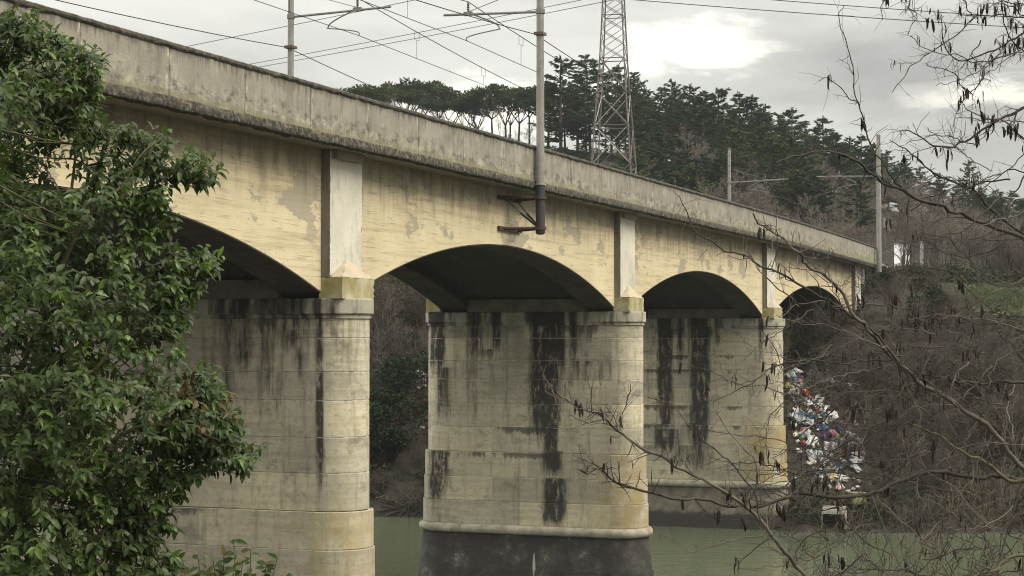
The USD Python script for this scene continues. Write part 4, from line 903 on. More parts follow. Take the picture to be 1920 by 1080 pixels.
# ------------------------------------------------------------------ litter heap and things on the bank
def lm(name, c, rough=.55): return plain('litter_' + name, tuple(x * .38 + .02 for x in c), tuple(x * .92 for x in c), 5.0, rough)
LM = {k: lm(k, c) for k, c in dict(white=(.72, .71, .69), cream=(.62, .57, .46), grey=(.42, .44, .44), pale=(.55, .6, .6), orange=(.75, .16, .04), red=(.45, .05, .04), blue=(.05, .17, .32), pink=(.75, .25, .42), purple=(.16, .06, .26), navy=(.03, .035, .10), green=(.04, .14, .06), black=(.02, .02, .022), yellow=(.5, .42, .16), pinkish=(.72, .5, .45)).items()}
lg = np.random.default_rng(77)
def crumple(w, h, d, seed, n=5):
    """a crumpled sheet or slack bag lying in the heap"""
    r_ = np.random.default_rng(seed); u, v = np.meshgrid(np.linspace(-1, 1, n), np.linspace(-1, 1, n), indexing='ij')
    k = 1 - .3 * r_.random((n, n)) * ((np.abs(u) == 1) | (np.abs(v) == 1))
    x, y = u * k * w / 2, v * k * h / 2; z = d * (1 - .6 * (u * u + v * v) / 2) * .6 + r_.normal(0, d * .35, (n, n))
    top = np.stack([x, y, z], -1).reshape(-1, 3); bot = top * [1, 1, .25] - [0, 0, .03]; i = np.arange(n * n).reshape(n, n)
    q = np.stack([i[:-1, :-1], i[1:, :-1], i[1:, 1:], i[:-1, 1:]], -1).reshape(-1, 4)
    e = list(i[:, 0]) + list(i[-1, 1:]) + list(i[-2::-1, -1]) + list(i[0, -2:0:-1]); m_ = n * n
    side = np.array([(e[k], e[(k + 1) % len(e)], e[(k + 1) % len(e)] + m_, e[k] + m_) for k in range(len(e))])
    return np.vstack([top, bot]), np.vstack([q, q[:, ::-1] + m_, side[:, ::-1]])
def bottle(L, r, seed):
    return tube([(0, 0, -L / 2), (0, 0, -L / 2 + .01), (0, 0, L * .18), (0, 0, L * .34), (0, 0, L * .36), (0, 0, L * .5)], [r * .8, r, r, r * .4, r * .35, r * .35], 8)
def sp(px, py):
    """where the photo's ray meets the far bank"""
    r = ray(px, py); k = np.linspace(92, 150, 900); P = r[None] / r[1] * k[:, None] + [0, 0, EYE]; h = P[:, 2] - ground_z(P[:, 0], P[:, 1]); j = np.argmax(h < 0)
    return P[j] if (h < 0).any() else P[-1]
def drop(name, mesh, mat, px, py, label, cat_, group=None, lift=.1, tilt=None, rot=None):
    p = sp(px, py); v, f = mesh; a = lg.uniform(0, 6.28) if rot is None else rot; Rz = np.array([[np.cos(a), -np.sin(a), 0], [np.sin(a), np.cos(a), 0], [0, 0, 1]])
    v = np.asarray(v) @ Rz.T
    s = tilt if tilt is not None else lg.uniform(.3, .75); Rx = np.array([[1, 0, 0], [0, np.cos(s), -np.sin(s)], [0, np.sin(s), np.cos(s)]]); v = v @ Rx.T
    return single(name, (v + p + [0, -.05, lift], f), mat, label, cat_, group)
drop('orange_sheet', crumple(.35, 1.0, .12, 1), LM['orange'], 1514, 748, 'bright orange plastic sheet near the top of the litter heap', 'litter', lift=.25, tilt=.9, rot=.35)
drop('white_board', crumple(.72, .62, .08, 2, 4), LM['white'], 1562, 788, 'large flat white board on the right edge of the litter heap', 'litter', lift=.3, tilt=.9)
drop('blue_bag', crumple(.5, .5, .3, 3), LM['blue'], 1519, 789, 'blue plastic bag in the middle of the litter heap', 'litter', lift=.25)
drop('pink_cloth', crumple(.6, .45, .2, 4), LM['pink'], 1562, 822, 'bright pink cloth low in the litter heap', 'litter', lift=.3)
drop('purple_cloth', crumple(.5, .4, .2, 5), LM['purple'], 1543, 824, 'purple cloth left of the pink one in the litter heap', 'litter', lift=.25)
drop('navy_cloth', crumple(.9, .5, .2, 6), LM['navy'], 1572, 836, 'dark navy cloth under the pink one in the litter heap', 'litter', lift=.22)
drop('green_bag', crumple(.7, .3, .2, 7), LM['green'], 1582, 819, 'green bag right of the pink cloth in the litter heap', 'litter', lift=.2)
drop('pale_sheet', crumple(.8, .9, .25, 8), LM['pale'], 1497, 792, 'pale grey-blue plastic sheet left of the blue bag', 'litter', lift=.25)
drop('red_strip', crumple(.6, .25, .12, 9), LM['red'], 1507, 838, 'red strip beside a white sheet low in the litter heap', 'litter', lift=.25)
drop('white_sack', crumple(.9, .8, .35, 10), LM['white'], 1558, 848, 'big white sack at the bottom right of the litter heap', 'litter', lift=.3)
drop('white_sheet', crumple(.9, .6, .2, 11), LM['white'], 1524, 836, 'wide white sheet right of the red strip', 'litter', lift=.3)
drop('grey_bundle', crumple(.7, .6, .3, 12), LM['grey'], 1525, 862, 'crumpled grey bundle under the wide white sheet', 'litter', lift=.25)
drop('cream_bag', crumple(.7, .5, .3, 13), LM['cream'], 1489, 743, 'cream plastic bag beside the far pier, left of the orange sheet', 'litter', lift=.25)
drop('pink_packet', crumple(.6, .45, .15, 14), LM['pinkish'], 1574, 921, 'pale pink packet lying alone low on the bank', 'litter', lift=.2)
drop('white_pipe', tube([(-.35, 0, 0), (.35, 0, .05)], .09, 8), LM['white'], 1515, 822, 'short white pipe standing in the litter heap', 'litter', lift=.3, tilt=1.4)
HP = [(1478, 692), (1500, 688), (1512, 720), (1528, 745), (1556, 778), (1602, 812), (1626, 846), (1622, 872), (1596, 908), (1550, 915), (1512, 880), (1484, 815), (1478, 740)]
poly = Polygon(HP); kinds = [('white', .25), ('cream', .14), ('grey', .13), ('pale', .10), ('red', .06), ('blue', .07), ('black', .12), ('navy', .06), ('yellow', .04), ('green', .03), ('pinkish', .05)]
def heap(n, pg, smin, smax):
    x0, y0, x1, y1 = pg.bounds; k = 0
    while k < n:
        x, y = lg.uniform(x0, x1), lg.uniform(y0, y1)
        if not pg.contains(Point(x, y)): continue
        c = kinds[int(np.searchsorted(np.cumsum([q[1] for q in kinds]), lg.random() * .999))][0]; cc = {'pale': 'pale blue', 'pinkish': 'pinkish', 'navy': 'navy'}.get(c, c)
        s = smin + (smax - smin) * lg.random() ** 2.2
        if lg.random() < .1: drop('plastic_bottle', bottle(.32, .05, k), LM[c], x, y, f'{cc} plastic bottle in the litter heap beside the far pier', 'bottle', f'{cc} bottles in the litter heap', .15, lg.uniform(.6, 1.6))
        else: drop('litter_piece', crumple(s, s * lg.uniform(.5, .9), s * .3, 1000 + int(lg.integers(0, 9999)), 4), LM[c], x, y, f'crumpled {cc} scrap in the litter heap beside the far pier', 'litter', f'{cc} scraps in the litter heap', .02 + .12 * lg.random())
        k += 1
heap(292, poly, .17, .85)
for c, xs_ in (('white', [(1540, 885), (1565, 893), (1572, 912), (1556, 917), (1590, 925), (1600, 921), (1608, 917), (1622, 780), (1603, 794), (1576, 794), (1588, 815), (1560, 718), (1592, 725), (1625, 832), (1490, 900), (1696, 832), (1880, 902)]), ('cream', [(1585, 905), (1610, 905), (1598, 935), (1588, 938), (1606, 800), (1640, 700), (1652, 655)])):
    for x, y in xs_: drop('litter_piece', crumple(.26, .2, .1, int(x * y) % 9999, 4), LM[c], x, y, f'stray {c} scrap lying on the bank away from the heap', 'litter', f'stray {c} scraps on the bank', .12)
for x, y in ((722, 638), (752, 676), (758, 674), (704, 690), (702, 792), (792, 692), (796, 738), (785, 742), (775, 748), (792, 816)):
    drop('litter_piece', crumple(.3, .2, .12, int(x * y) % 9999, 4), LM['white'], x, y, 'white scrap among the scrub between the first two piers', 'litter', 'white scraps between the piers', .5)
# upturned white chair left of the middle pier
p = sp(790, 735); ch = thing('plastic_chair', 'white plastic chair frame thrown among the scrub left of the middle pier', 'chair', loc=p + [0, -.3, .75], rz=20)
part(ch, 'seat', box(-.24, .24, -.22, .22, .40, .45), LM['white'])
for sx in (-1, 1):
    for sy in (-1, 1): part(ch, 'leg', prisms([(sx * .2, sy * .18, .40)], [(sx * .25, sy * .23, -.12)], .035, .03, 4), LM['white'])
part(ch, 'backrest', cat([box(-.24, .24, .2, .24, .6, .72), box(-.24, -.19, .2, .24, .45, .6), box(.19, .24, .2, .24, .45, .6)]), LM['white'])
# broken crate at the water's edge, with a leaning pole; second box behind
M['slab'] = plain('weathered_grey_boards', (.22, .21, .18), (.36, .34, .29), 6.0, .9)
p = onb(1562, .9); p[2] = .15
cr = thing('broken_crate', 'broken grey wooden crate tipped at the water edge, open front', 'crate', loc=p, rz=-14)
for k in range(4): part(cr, 'top_board', box(-.62, .62, -.5 + k * .27, -.25 + k * .27, .98 - .0 + .06 * k, 1.03 + .06 * k), M['slab'])
for sx in (-1, 1): part(cr, 'side_panel', box(sx * .62 - .03, sx * .62 + .03, -.45, .55, .0, .98), M['slab'])
part(cr, 'back_panel', box(-.6, .6, .52, .57, 0, 1.0), M['slab']); part(cr, 'front_lip', box(-.6, .6, -.53, -.5, .86, 1.0), M['slab'])
q = onb(1590, .3); single('leaning_pole', tube([q + [.1, -.3, -.2], q + [-.25, .1, 1.0], q + [-.75, .5, 1.75]], [.07, .06, .05], 7), M['bark_pale'], 'pale forked pole leaning against the broken crate', 'pole')
p = onb(1606, 2.6)
bx = thing('wooden_box', 'small mossy box lying on the bank behind the broken crate', 'box', loc=p + [0, 0, .1], rz=15)
M['mossbox'] = plain('mossy_boards', (.13, .125, .06), (.24, .22, .11), 6.0, .9)
for k in range(3): part(bx, 'front_board', box(-.38, .38, -.3, -.26, .02 + k * .2, .2 + k * .2), M['mossbox'])
for sx in (-1, 1): part(bx, 'side_panel', box(sx * .38 - .02, sx * .38 + .02, -.258, .3, 0, .62), M['mossbox'])
part(bx, 'lid', box(-.42, .42, -.32, .32, .622, .66), M['mossbox'])
# driftwood between the piers
dw = np.random.default_rng(9)
for k in range(16):
    p = onb(736 + dw.uniform(-26, 34), dw.uniform(.3, 1.6)) + [0, 0, dw.uniform(.1, .5)]; d_ = nrm([dw.normal(), dw.normal() * .6, dw.uniform(.1, 1.0)]) * dw.uniform(.4, .9)
    single('driftwood', tube([p - d_, p + dw.normal(0, .06, 3), p + d_], [.05, .045, .02], 5), M['bark_pale'], 'pale driftwood branch in the pile at the water edge between the piers', 'driftwood', 'driftwood sticks between the piers')
# mud shelf at the far pier
# white-walled hut glimpsed between trunks
p = at_hill(1697, 146); z0 = EYE + (635 - 484) / F * 146
hut = thing('white_hut', 'white-walled hut glimpsed between dark stems past the bridge end', 'hut', loc=(p[0], 146, z0 - 1.0), rz=4)
part(hut, 'wall', box(-.42, .42, 0, 1.6, -1.2, 2.30), plain('hut_whitewash', (.78, .77, .76), (.86, .85, .85), 3, .8))
part(hut, 'roof', (np.array([(-.52, -.15, 2.305), (.52, -.15, 2.305), (.52, 1.75, 2.305), (-.52, 1.75, 2.305), (-.52, .8, 2.5), (.52, .8, 2.5)]), np.array([(0, 1, 5), (0, 5, 4), (2, 3, 4), (2, 4, 5), (0, 4, 3), (1, 2, 5), (0, 3, 2), (0, 2, 1)])), M['sleeve'])
for dx in (-.34, .0, .3):
    q0 = np.array([p[0] + dx - .1, 145.2, z0 - 1.5]); single('sapling', tube([q0 + [-.06, 0, -.6], q0 + [.16, 0, 1.6], q0 + [.36, 0.2, 3.8]], [.085, .07, .02], 6), M['bark_dark'], 'dark leaning sapling stem in front of the white hut', 'sapling', 'saplings before the white hut')
p = at_hill(1729, 146); single('white_post', box(p[0] - .12, p[0] + .12, 145.9, 146.1, p[2] - .3, EYE + (635 - 452) / F * 146), LM['grey'], 'pale post right of the white hut', 'post')

# ------------------------------------------------------------------ foreground: evergreen shrub on the left
sg = np.random.default_rng(101)
SP_ = Polygon([(-500, 20), (-200, -60), (20, 28), (70, 22), (120, 75), (180, 92), (196, 130), (178, 180), (196, 232), (255, 245), (312, 246), (322, 262), (300, 300), (365, 282), (402, 300), (412, 318), (398, 335), (352, 350), (330, 385), (340, 425), (330, 450), (372, 462), (410, 470), (414, 500), (370, 545), (345, 580), (360, 625), (398, 655), (406, 705), (430, 745), (448, 800), (488, 832), (470, 862), (452, 882), (408, 900), (372, 888), (330, 950), (328, 992), (282, 1010), (350, 1060), (370, 1120), (380, 1400), (-500, 1400)])
Y0 = 12.0; MP = F / Y0
def leaves(P, D, N, L, wd, r_, bend=.25):
    """folded pointed leaves with a drooping tip; 6 triangles"""
    n = len(P); L = np.broadcast_to(L, n)[:, None]; w = np.broadcast_to(wd, n)[:, None]
    D = nrm(D); S_ = nrm(np.cross(D, N)); U = np.cross(S_, D)
    m1 = P + D * L * .35 - U * L * .02; m2 = P + D * L * .7 - U * L * bend * .35; tip = P + D * L * .97 - U * L * bend
    f1 = L * .16 * 0.5
    l1, r1 = m1 + S_ * w * .95 + U * f1, m1 - S_ * w * .95 + U * f1; l2, r2 = m2 + S_ * w * .7 + U * f1 * .7, m2 - S_ * w * .7 + U * f1 * .7
    v = np.stack([P, l1, m1, r1, l2, m2, r2, tip], 1)
    f = np.array([(0, 2, 1), (0, 3, 2), (1, 2, 5), (1, 5, 4), (2, 3, 6), (2, 6, 5), (4, 5, 7), (5, 6, 7)])
    return v, f
shoots = []; bd_line = SP_.exterior
x0, y0, x1, y1 = (-260, -40, 500, 1130)
while len(shoots) < 2650:
    x, y = sg.uniform(x0, x1), sg.uniform(y0, y1); q = Point(x, y)
    if not SP_.contains(q): continue
    de = bd_line.distance(q) / MP
    if x < -60 and sg.random() < .6: continue
    dmax = min(1.0, .12 + de * 1.1); dpt = sg.uniform(-1, 1) * dmax
    P = pd(x, y, Y0 + dpt)
    cl = float(meshkit.fbm(np.array([P * 2.3]), 2, 3)[0])
    edge = de < .22
    if cl < (.34 if edge else .40): continue
    if not edge and ((100 < x < 350 and 640 < y < 700 and sg.random() < .5) or (40 < x < 210 and 270 < y < 350 and sg.random() < .5)): continue
    shoots.append((P, de, dpt, x, y))
Pl, Dl, Nl, Ll, Wl, Kl = [], [], [], [], [], []; stem0, stem1 = [], []
for (P, de, dpt, x, y) in shoots:
    nx, ny = (x - 60) / 400.0, -(y - 560) / 560.0
    d_ = nrm(np.array([nx * .9 + .15, -0.45 + .5 * np.sign(dpt) * .5, ny * .45 + .12]) + sg.normal(0, .38, 3)); L = sg.uniform(.14, .26) * (0.75 if de < .15 else 1)
    tip = P + d_ * L * .25; b = P - d_ * L * .75
    stem0.append(b); stem1.append(tip)
    npair = int(sg.integers(4, 7)); s1 = nrm(np.cross(d_, sg.normal(0, 1, 3)))
    young = sg.random() < .2; old = (330 < x < 450 and 680 < y < 800 and sg.random() < .25)
    for k in range(npair):
        u = (k + .7) / npair; q = b + (tip - b) * u; s1 = nrm(np.cross(d_, s1)); 
        for s in (-1, 1):
            dd = nrm(s1 * s * .85 + d_ * (.35 + .5 * u) + np.array([0, 0, -.42]) + sg.normal(0, .16, 3))
            Pl.append(q); Dl.append(dd); Nl.append(nrm(np.array([0, 0, 1.0]) + d_ * .5 + sg.normal(0, .25, 3) + np.array([0, -.35, 0]))); Ll.append(sg.uniform(.045, .105) * (.75 if u > .85 else 1)); Wl.append(sg.uniform(.012, .023)); Kl.append(2 if old else (1 if young and u > .5 else 0))
Pl, Dl, Nl, Ll, Wl, Kl = map(np.array, (Pl, Dl, Nl, Ll, Wl, Kl))
LV, LF = leaves(Pl, Dl, Nl, Ll, Wl, sg)
lx, ly = pix(Pl); vis = (lx > -10) & (lx < 1900) & (ly > -10) & (ly < 1090)
order = np.argsort(np.where(vis, Pl[:, 1], 99)); big = set(order[:300].tolist())
shr = thing('evergreen_shrub', 'large glossy evergreen shrub filling the left foreground', 'shrub', loc=(0, 0, 0))
for k, mt in enumerate(('privet', 'privet_new', 'privet_old')):
    sel = np.array([i for i in range(len(Pl)) if Kl[i] == k and i not in big])
    v = LV[sel].reshape(-1, 3); f = (LF[None] + (np.arange(len(sel)) * 8)[:, None, None]).reshape(-1, 3)
    part(shr, 'foliage', (v, f), M[mt], True, kind='stuff', label=('dark green leaves', 'young yellow-green leaves', 'browning leaves')[k])
for i in sorted(big): part(shr, 'leaf', (LV[i], LF), M[('privet', 'privet_new', 'privet_old')[Kl[i]]], True)
stem0, stem1 = np.array(stem0), np.array(stem1)
part(shr, 'shoots', prisms(stem0, stem1, .004, .002, 3), M['bark_moss'], kind='stuff')
base = pd(-330, 1700, 12.3); base[2] = float(ground_z(base[0], base[1])) - .1
def limb(pts, r0, r1, name='branch', mat='bark_moss'):
    part(shr, name, tube(spline(pts, 24), np.linspace(r0, r1, 24), 7), M[mat], True)
forks = []
for k, (pts, r0) in enumerate([([(-240, 1200, .2), (-60, 900, 0), (60, 640, -.1), (130, 380, 0), (150, 160, 0)], .035), ([(-220, 1250, -.1), (40, 1000, -.2), (220, 820, -.3), (330, 800, -.2), (440, 838, -.1)], .03),
                               ([(-60, 900, 0), (80, 760, -.3), (190, 680, -.3), (280, 520, -.2), (390, 480, 0)], .022), ([(60, 640, -.1), (150, 430, -.3), (230, 350, -.2), (310, 318, -.1), (400, 310, 0)], .018), ([(-230, 1300, .1), (60, 1120, -.2), (200, 990, -.2), (300, 960, -.2)], .022),
                               ([(-240, 1100, .3), (-150, 700, .3), (-60, 350, .2), (10, 120, .1)], .03), ([(230, 350, -.2), (265, 290, -.2), (308, 256, -.1)], .008)]):
    q = [pd(a, b, Y0 + c) for a, b, c in pts]
    if k in (0, 1, 4, 5): q = [base + [0, 0, .2]] + q
    limb(q, r0, .005); forks.append(spline(q, 40))
part(shr, 'trunk', tube([base - [0, 0, .3], base + [0, 0, .3], base + [.05, 0, .9]], [.09, .08, .06], 9), M['bark_moss'], True)
FK = np.vstack(forks)
sel = sg.choice(len(stem0), 520, replace=False); tw0, tw1 = [], []
for i in sel:
    dist = np.linalg.norm(FK - stem0[i], axis=1) + .6 * np.maximum(FK[:, 2] - stem0[i][2], 0); j = np.argmin(dist)
    if dist[j] > .9: continue
    m_ = (FK[j] + stem0[i]) / 2 + np.array([0, 0, -.03]) + sg.normal(0, .02, 3); tw0 += [FK[j], m_]; tw1 += [m_, stem0[i]]
part(shr, 'twigs', prisms(np.array(tw0), np.array(tw1), .006, .004, 4), M['bark_moss'], kind='stuff')
# small shrub tips at the bottom edge
sml = thing('evergreen_sapling', 'small leafy evergreen shoots poking up at the bottom left, before the pier', 'shrub', loc=(0, 0, 0))
P2, D2, N2, L2, W2 = [], [], [], [], []
sb = pd(430, 1300, 11.5); sb[2] = float(ground_z(sb[0], sb[1]))
for (x, y, Y_, n_) in [(438, 1012, 11.5, 6), (420, 1035, 11.5, 5), (470, 1030, 11.6, 5), (520, 1046, 11.4, 8), (500, 1058, 11.4, 6), (455, 1055, 11.6, 6), (400, 1052, 11.5, 7), (372, 1048, 11.5, 7), (340, 1066, 11.6, 7), (430, 1072, 11.5, 7), (480, 1075, 11.3, 6), (548, 1078, 11.3, 4), (390, 1078, 11.4, 7)]:
    tp = pd(x, y, Y_); bs = sb + sg.normal(0, .12, 3) * [1, 1, 0]; pts = spline([bs, bs + (tp - bs) * .6 + sg.normal(0, .06, 3), tp], 14); part(sml, 'stem', tube(pts, np.linspace(.008, .0025, 14), 5), M['bark_dark'], True)
    for k in range(n_ + 8):
        u = 1 - k * .03; q = pts[-1] + (pts[-4] - pts[-1]) * (1 - u) * 2.2; a = sg.uniform(0, 6.28)
        P2.append(q); D2.append(nrm([np.cos(a), np.sin(a) * .4, -.1 + sg.normal(0, .45)])); N2.append(nrm(np.array([0, -1.0, .5]) + sg.normal(0, .35, 3))); L2.append(sg.uniform(.065, .1)); W2.append(sg.uniform(.014, .02))
v, f = leaves(np.array(P2), np.array(D2), np.array(N2), np.array(L2), np.array(W2), sg)
for i in range(len(v)): part(sml, 'leaf', (v[i], f), M['privet'] if sg.random() < .8 else M['privet_old'], True)

# ------------------------------------------------------------------ foreground: bare tree with hanging pods on the right
bt = thing('podded_bare_tree', 'leafless foreground tree on the right, branches hung with dark seed pods', 'tree', loc=(0, 0, 0))
tr_base = pd(2330, 1900, 13.2); tr_base[2] = float(ground_z(tr_base[0], tr_base[1])) - .2
tpts = [tr_base, pd(2290, 1300, 13.1), pd(2230, 900, 13.0), pd(2190, 550, 12.9), pd(2200, 150, 12.9), pd(2180, -250, 12.8)]
part(bt, 'trunk', tube(spline(tpts, 40), np.linspace(.15, .05, 40), 10), M['bark_dark'], True)
T = lambda x, y, Y: (x, y, Y)
BR = [  # (pixel polyline in the photograph, depth at the trunk end, depth at the tip, px width at the trunk end, material, pod density)
 ([(2190, 560), (2040, 492), (1920, 455), (1880, 435), (1830, 410), (1755, 385), (1700, 365), (1650, 335), (1600, 305), (1560, 285), (1510, 287), (1455, 305)], 12.6, 11.2, 13, 'bark_dark', .5),
 ([(2200, 480), (2040, 470), (1920, 440), (1850, 390), (1825, 360), (1790, 345), (1750, 320), (1720, 295), (1680, 275), (1668, 262)], 12.9, 12.4, 9, 'bark_dark', .35),
 ([(2200, 120), (2040, 170), (1920, 200), (1895, 215), (1865, 230), (1840, 245), (1815, 265), (1780, 275), (1750, 270), (1725, 250), (1700, 240), (1688, 252)], 12.9, 12.2, 9, 'bark_dark', .7),
 ([(1755, 385), (1700, 360), (1660, 322), (1640, 282), (1620, 230), (1610, 200), (1602, 160), (1592, 115), (1577, 75), (1572, 25), (1582, 10)], 11.9, 11.7, 5, 'bark_dark', .12),
 ([(1606, 190), (1596, 178), (1582, 172), (1565, 160), (1545, 150), (1535, 152)], 11.7, 11.6, 3, 'bark_dark', 1.0),
 ([(1705, 370), (1707, 420), (1706, 470), (1702, 530)], 11.8, 11.7, 4, 'bark_dark', .1),
 ([(2240, 1000), (2080, 950), (1916, 876), (1873, 822), (1824, 779), (1776, 747), (1722, 715), (1685, 677), (1663, 656), (1631, 623), (1604, 597), (1575, 545), (1547, 516), (1520, 498), (1493, 475), (1471, 451), (1453, 435), (1427, 418), (1412, 400)], 12.8, 10.8, 15, 'bark_pale', .25),
 ([(1684, 677), (1640, 620), (1598, 593), (1580, 576), (1544, 560), (1513, 542), (1480, 520), (1442, 503), (1413, 493), (1389, 479), (1360, 467), (1331, 455), (1307, 438), (1293, 406), (1280, 380), (1272, 366)], 11.8, 10.9, 8, 'bark_dark', .9),
 ([(1665, 655), (1658, 650), (1625, 640), (1577, 618), (1523, 607), (1480, 602), (1455, 590)], 11.8, 11.4, 5, 'bark_pale', .4),
 ([(2200, 700), (2040, 712), (1910, 717), (1830, 717), (1776, 715), (1722, 699), (1685, 677)], 12.8, 11.9, 11, 'bark_dark', .2),
 ([(1690, 668), (1668, 672), (1625, 677), (1588, 683), (1534, 674), (1480, 680), (1458, 688), (1419, 708), (1374, 738), (1327, 752), (1310, 748)], 11.9, 11.2, 5, 'bark_dark', .8),
 ([(1430, 702), (1402, 716), (1363, 713), (1338, 694), (1325, 680)], 11.4, 11.3, 2.6, 'bark_dark', .3),
 ([(2230, 880), (2080, 800), (1916, 900), (1856, 876), (1808, 849), (1765, 817), (1722, 801), (1700, 790)], 12.6, 11.8, 14, 'bark_moss', .2),
 ([(2240, 960), (2080, 925), (1919, 900), (1873, 892), (1824, 895), (1765, 887), (1701, 897), (1642, 919), (1583, 930), (1497, 924), (1469, 935), (1397, 952), (1324, 941), (1252, 933), (1180, 910), (1155, 900), (1137, 885), (1122, 876), (1100, 887), (1089, 881)], 12.7, 10.6, 13, 'bark_dark', .25),
 ([(1122, 876), (1115, 870), (1105, 857)], 10.7, 10.7, 2, 'bark_dark', .2),
 ([(2100, 1330), (1760, 1250), (1560, 1150), (1508, 1080), (1469, 1030), (1430, 986), (1397, 947), (1319, 902), (1240, 860), (1171, 818), (1132, 785), (1113, 770), (1074, 760), (1049, 741), (1035, 724)], 12.0, 10.2, 13, 'bark_pale', .35),
 ([(1113, 770), (1112, 745), (1111, 724)], 10.3, 10.3, 2.4, 'bark_dark', .1), ([(1160, 808), (1150, 780), (1140, 757)], 10.4, 10.4, 2.4, 'bark_dark', .2), ([(1162, 806), (1170, 775), (1177, 760), (1182, 721)], 10.4, 10.4, 2.6, 'bark_dark', .5), ([(1132, 785), (1110, 790), (1088, 790), (1068, 779)], 10.3, 10.3, 2.4, 'bark_dark', .9),
 ([(2250, 1180), (2080, 1080), (1919, 1045), (1867, 1064), (1835, 1082), (1790, 1100)], 12.5, 12.0, 13, 'bark_moss', .3),
 ([(1790, 1100), (1720, 1075), (1668, 1069), (1615, 1069), (1583, 1080)], 12.0, 11.6, 5, 'bark_dark', .4),
 ([(2200, 20), (2040, 10), (1960, 40), (1920, 62), (1880, 85), (1850, 100), (1825, 110), (1795, 107), (1770, 75), (1760, 45), (1770, 30)], 12.8, 12.0, 7, 'bark_dark', 2.2),
 ([(2190, 60), (2040, 40), (1960, 34), (1920, 30), (1860, 28), (1810, 25), (1800, 20)], 12.8, 12.1, 6, 'bark_dark', 2.4),
 ([(2190, 330), (2040, 330), (1960, 290), (1920, 262), (1890, 235), (1860, 228), (1822, 212), (1800, 185)], 12.8, 12.1, 6, 'bark_dark', 1.6),
 ([(2190, -60), (2000, -60), (1800, -50), (1720, -30), (1715, 5), (1720, 30), (1702, 66)], 12.7, 11.9, 6, 'bark_dark', .5), ([(1720, -30), (1680, -25), (1660, 0), (1655, 38)], 12.0, 11.8, 3.5, 'bark_dark', 1.2),
 ([(2190, 250), (2020, 160), (1960, 130), (1920, 95), (1895, 60), (1880, 20), (1872, -20)], 12.8, 12.3, 6, 'bark_dark', 2.0),
 ([(1730, 880), (1717, 924), (1776, 956), (1830, 1016), (1857, 1056)], 12.2, 11.8, 4.5, 'bark_pale', .2), ([(1640, 925), (1685, 973), (1744, 1016), (1840, 1059)], 11.9, 11.6, 4, 'bark_pale', .2), ([(1824, 893), (1808, 935), (1850, 983), (1905, 1010)], 12.2, 12.0, 4, 'bark_pale', .2), ([(1722, 850), (1744, 881), (1808, 935), (1850, 983)], 12.0, 11.8, 4.5, 'bark_pale', .2),
 ([(1722, 801), (1724, 775), (1708, 766), (1690, 790)], 11.8, 11.8, 4, 'bark_pale', .2), ([(1685, 677), (1700, 720), (1722, 770), (1750, 815)], 11.9, 11.9, 6, 'bark_dark', .2),
 ([(1430, 986), (1400, 900), (1345, 850), (1290, 800), (1262, 760), (1215, 745)], 11.0, 10.7, 4, 'bark_dark', .3), ([(1397, 947), (1420, 890), (1395, 845), (1360, 800), (1340, 770)], 11.0, 10.9, 3.5, 'bark_pale', .3),
 ([(1430, 1005), (1340, 1020), (1290, 1030), (1262, 1012), (1250, 1015)], 11.2, 11.0, 3.6, 'bark_pale', .3), ([(1469, 1030), (1440, 1010), (1395, 1052), (1380, 1080)], 11.3, 11.2, 3.6, 'bark_dark', .6),
 ([(1642, 919), (1700, 868), (1640, 862), (1560, 880), (1430, 884), (1370, 880)], 11.8, 11.4, 3.6, 'bark_dark', .3), ([(1765, 817), (1760, 740), (1790, 690), (1830, 640), (1850, 590)], 12.0, 12.1, 3.6, 'bark_dark', .3),
 ([(2180, 640), (2000, 640), (1880, 606), (1800, 592), (1740, 588), (1700, 600)], 12.6, 12.0, 5, 'bark_pale', .3), ([(1685, 668), (1672, 620), (1690, 570), (1700, 525)], 11.9, 11.9, 4, 'bark_pale', .3),
 ([(1880, 455), (1830, 480), (1780, 478), (1740, 455), (1728, 430)], 12.1, 12.0, 4, 'bark_dark', .6),
]
xr = np.random.default_rng(91)
for k in range(120):
    x, y = (xr.uniform(1480, 1960), xr.uniform(560, 1090)) if k < 95 else (xr.uniform(1800, 1980), xr.uniform(20, 560)); a = xr.uniform(2.2, 4.4); L_ = xr.uniform(90, 260); c_ = xr.normal(0, .5); pl = []
    for q in range(5): pl.append((x, y)); x += np.cos(a) * L_ / 4; y -= np.sin(a) * L_ / 4 * .8; a += c_ * .4 + xr.normal(0, .22)
    BR.append((pl, xr.uniform(11.8, 12.8), xr.uniform(11.4, 12.6), xr.uniform(2.4, 4.4), 'bark_pale' if xr.random() < .35 else 'bark_dark', .4))
pg = np.random.default_rng(55); pods = []
def pod(p, L, r_):
    """a flat hanging pod, slightly curled"""
    a = r_.uniform(0, np.pi); w = L * r_.uniform(.07, .13); x = np.array([np.cos(a), np.sin(a), 0]); y = np.array([-np.sin(a), np.cos(a), 0]); sw = r_.normal(0, .12, 3) * [1, 1, 0]; c = r_.normal(0, .12) * L
    zs = [0, .16, .45, .75, 1.0]; ws = [.15, .8, 1.0, .85, .1]; ring = []
    for z_, q in zip(zs, ws):
        cc = p + np.array([0, 0, -z_ * L]) + sw * z_ * L + y * c * np.sin(np.pi * z_)
        ring += [cc + x * w * q, cc + y * w * q * .35, cc - x * w * q, cc - y * w * q * .35]
    f = []
    for k in range(4):
        for j in range(4): f.append((k * 4 + j, k * 4 + (j + 1) % 4, (k + 1) * 4 + (j + 1) % 4, (k + 1) * 4 + j))
    return np.array(ring), np.array(f)
alltw = []
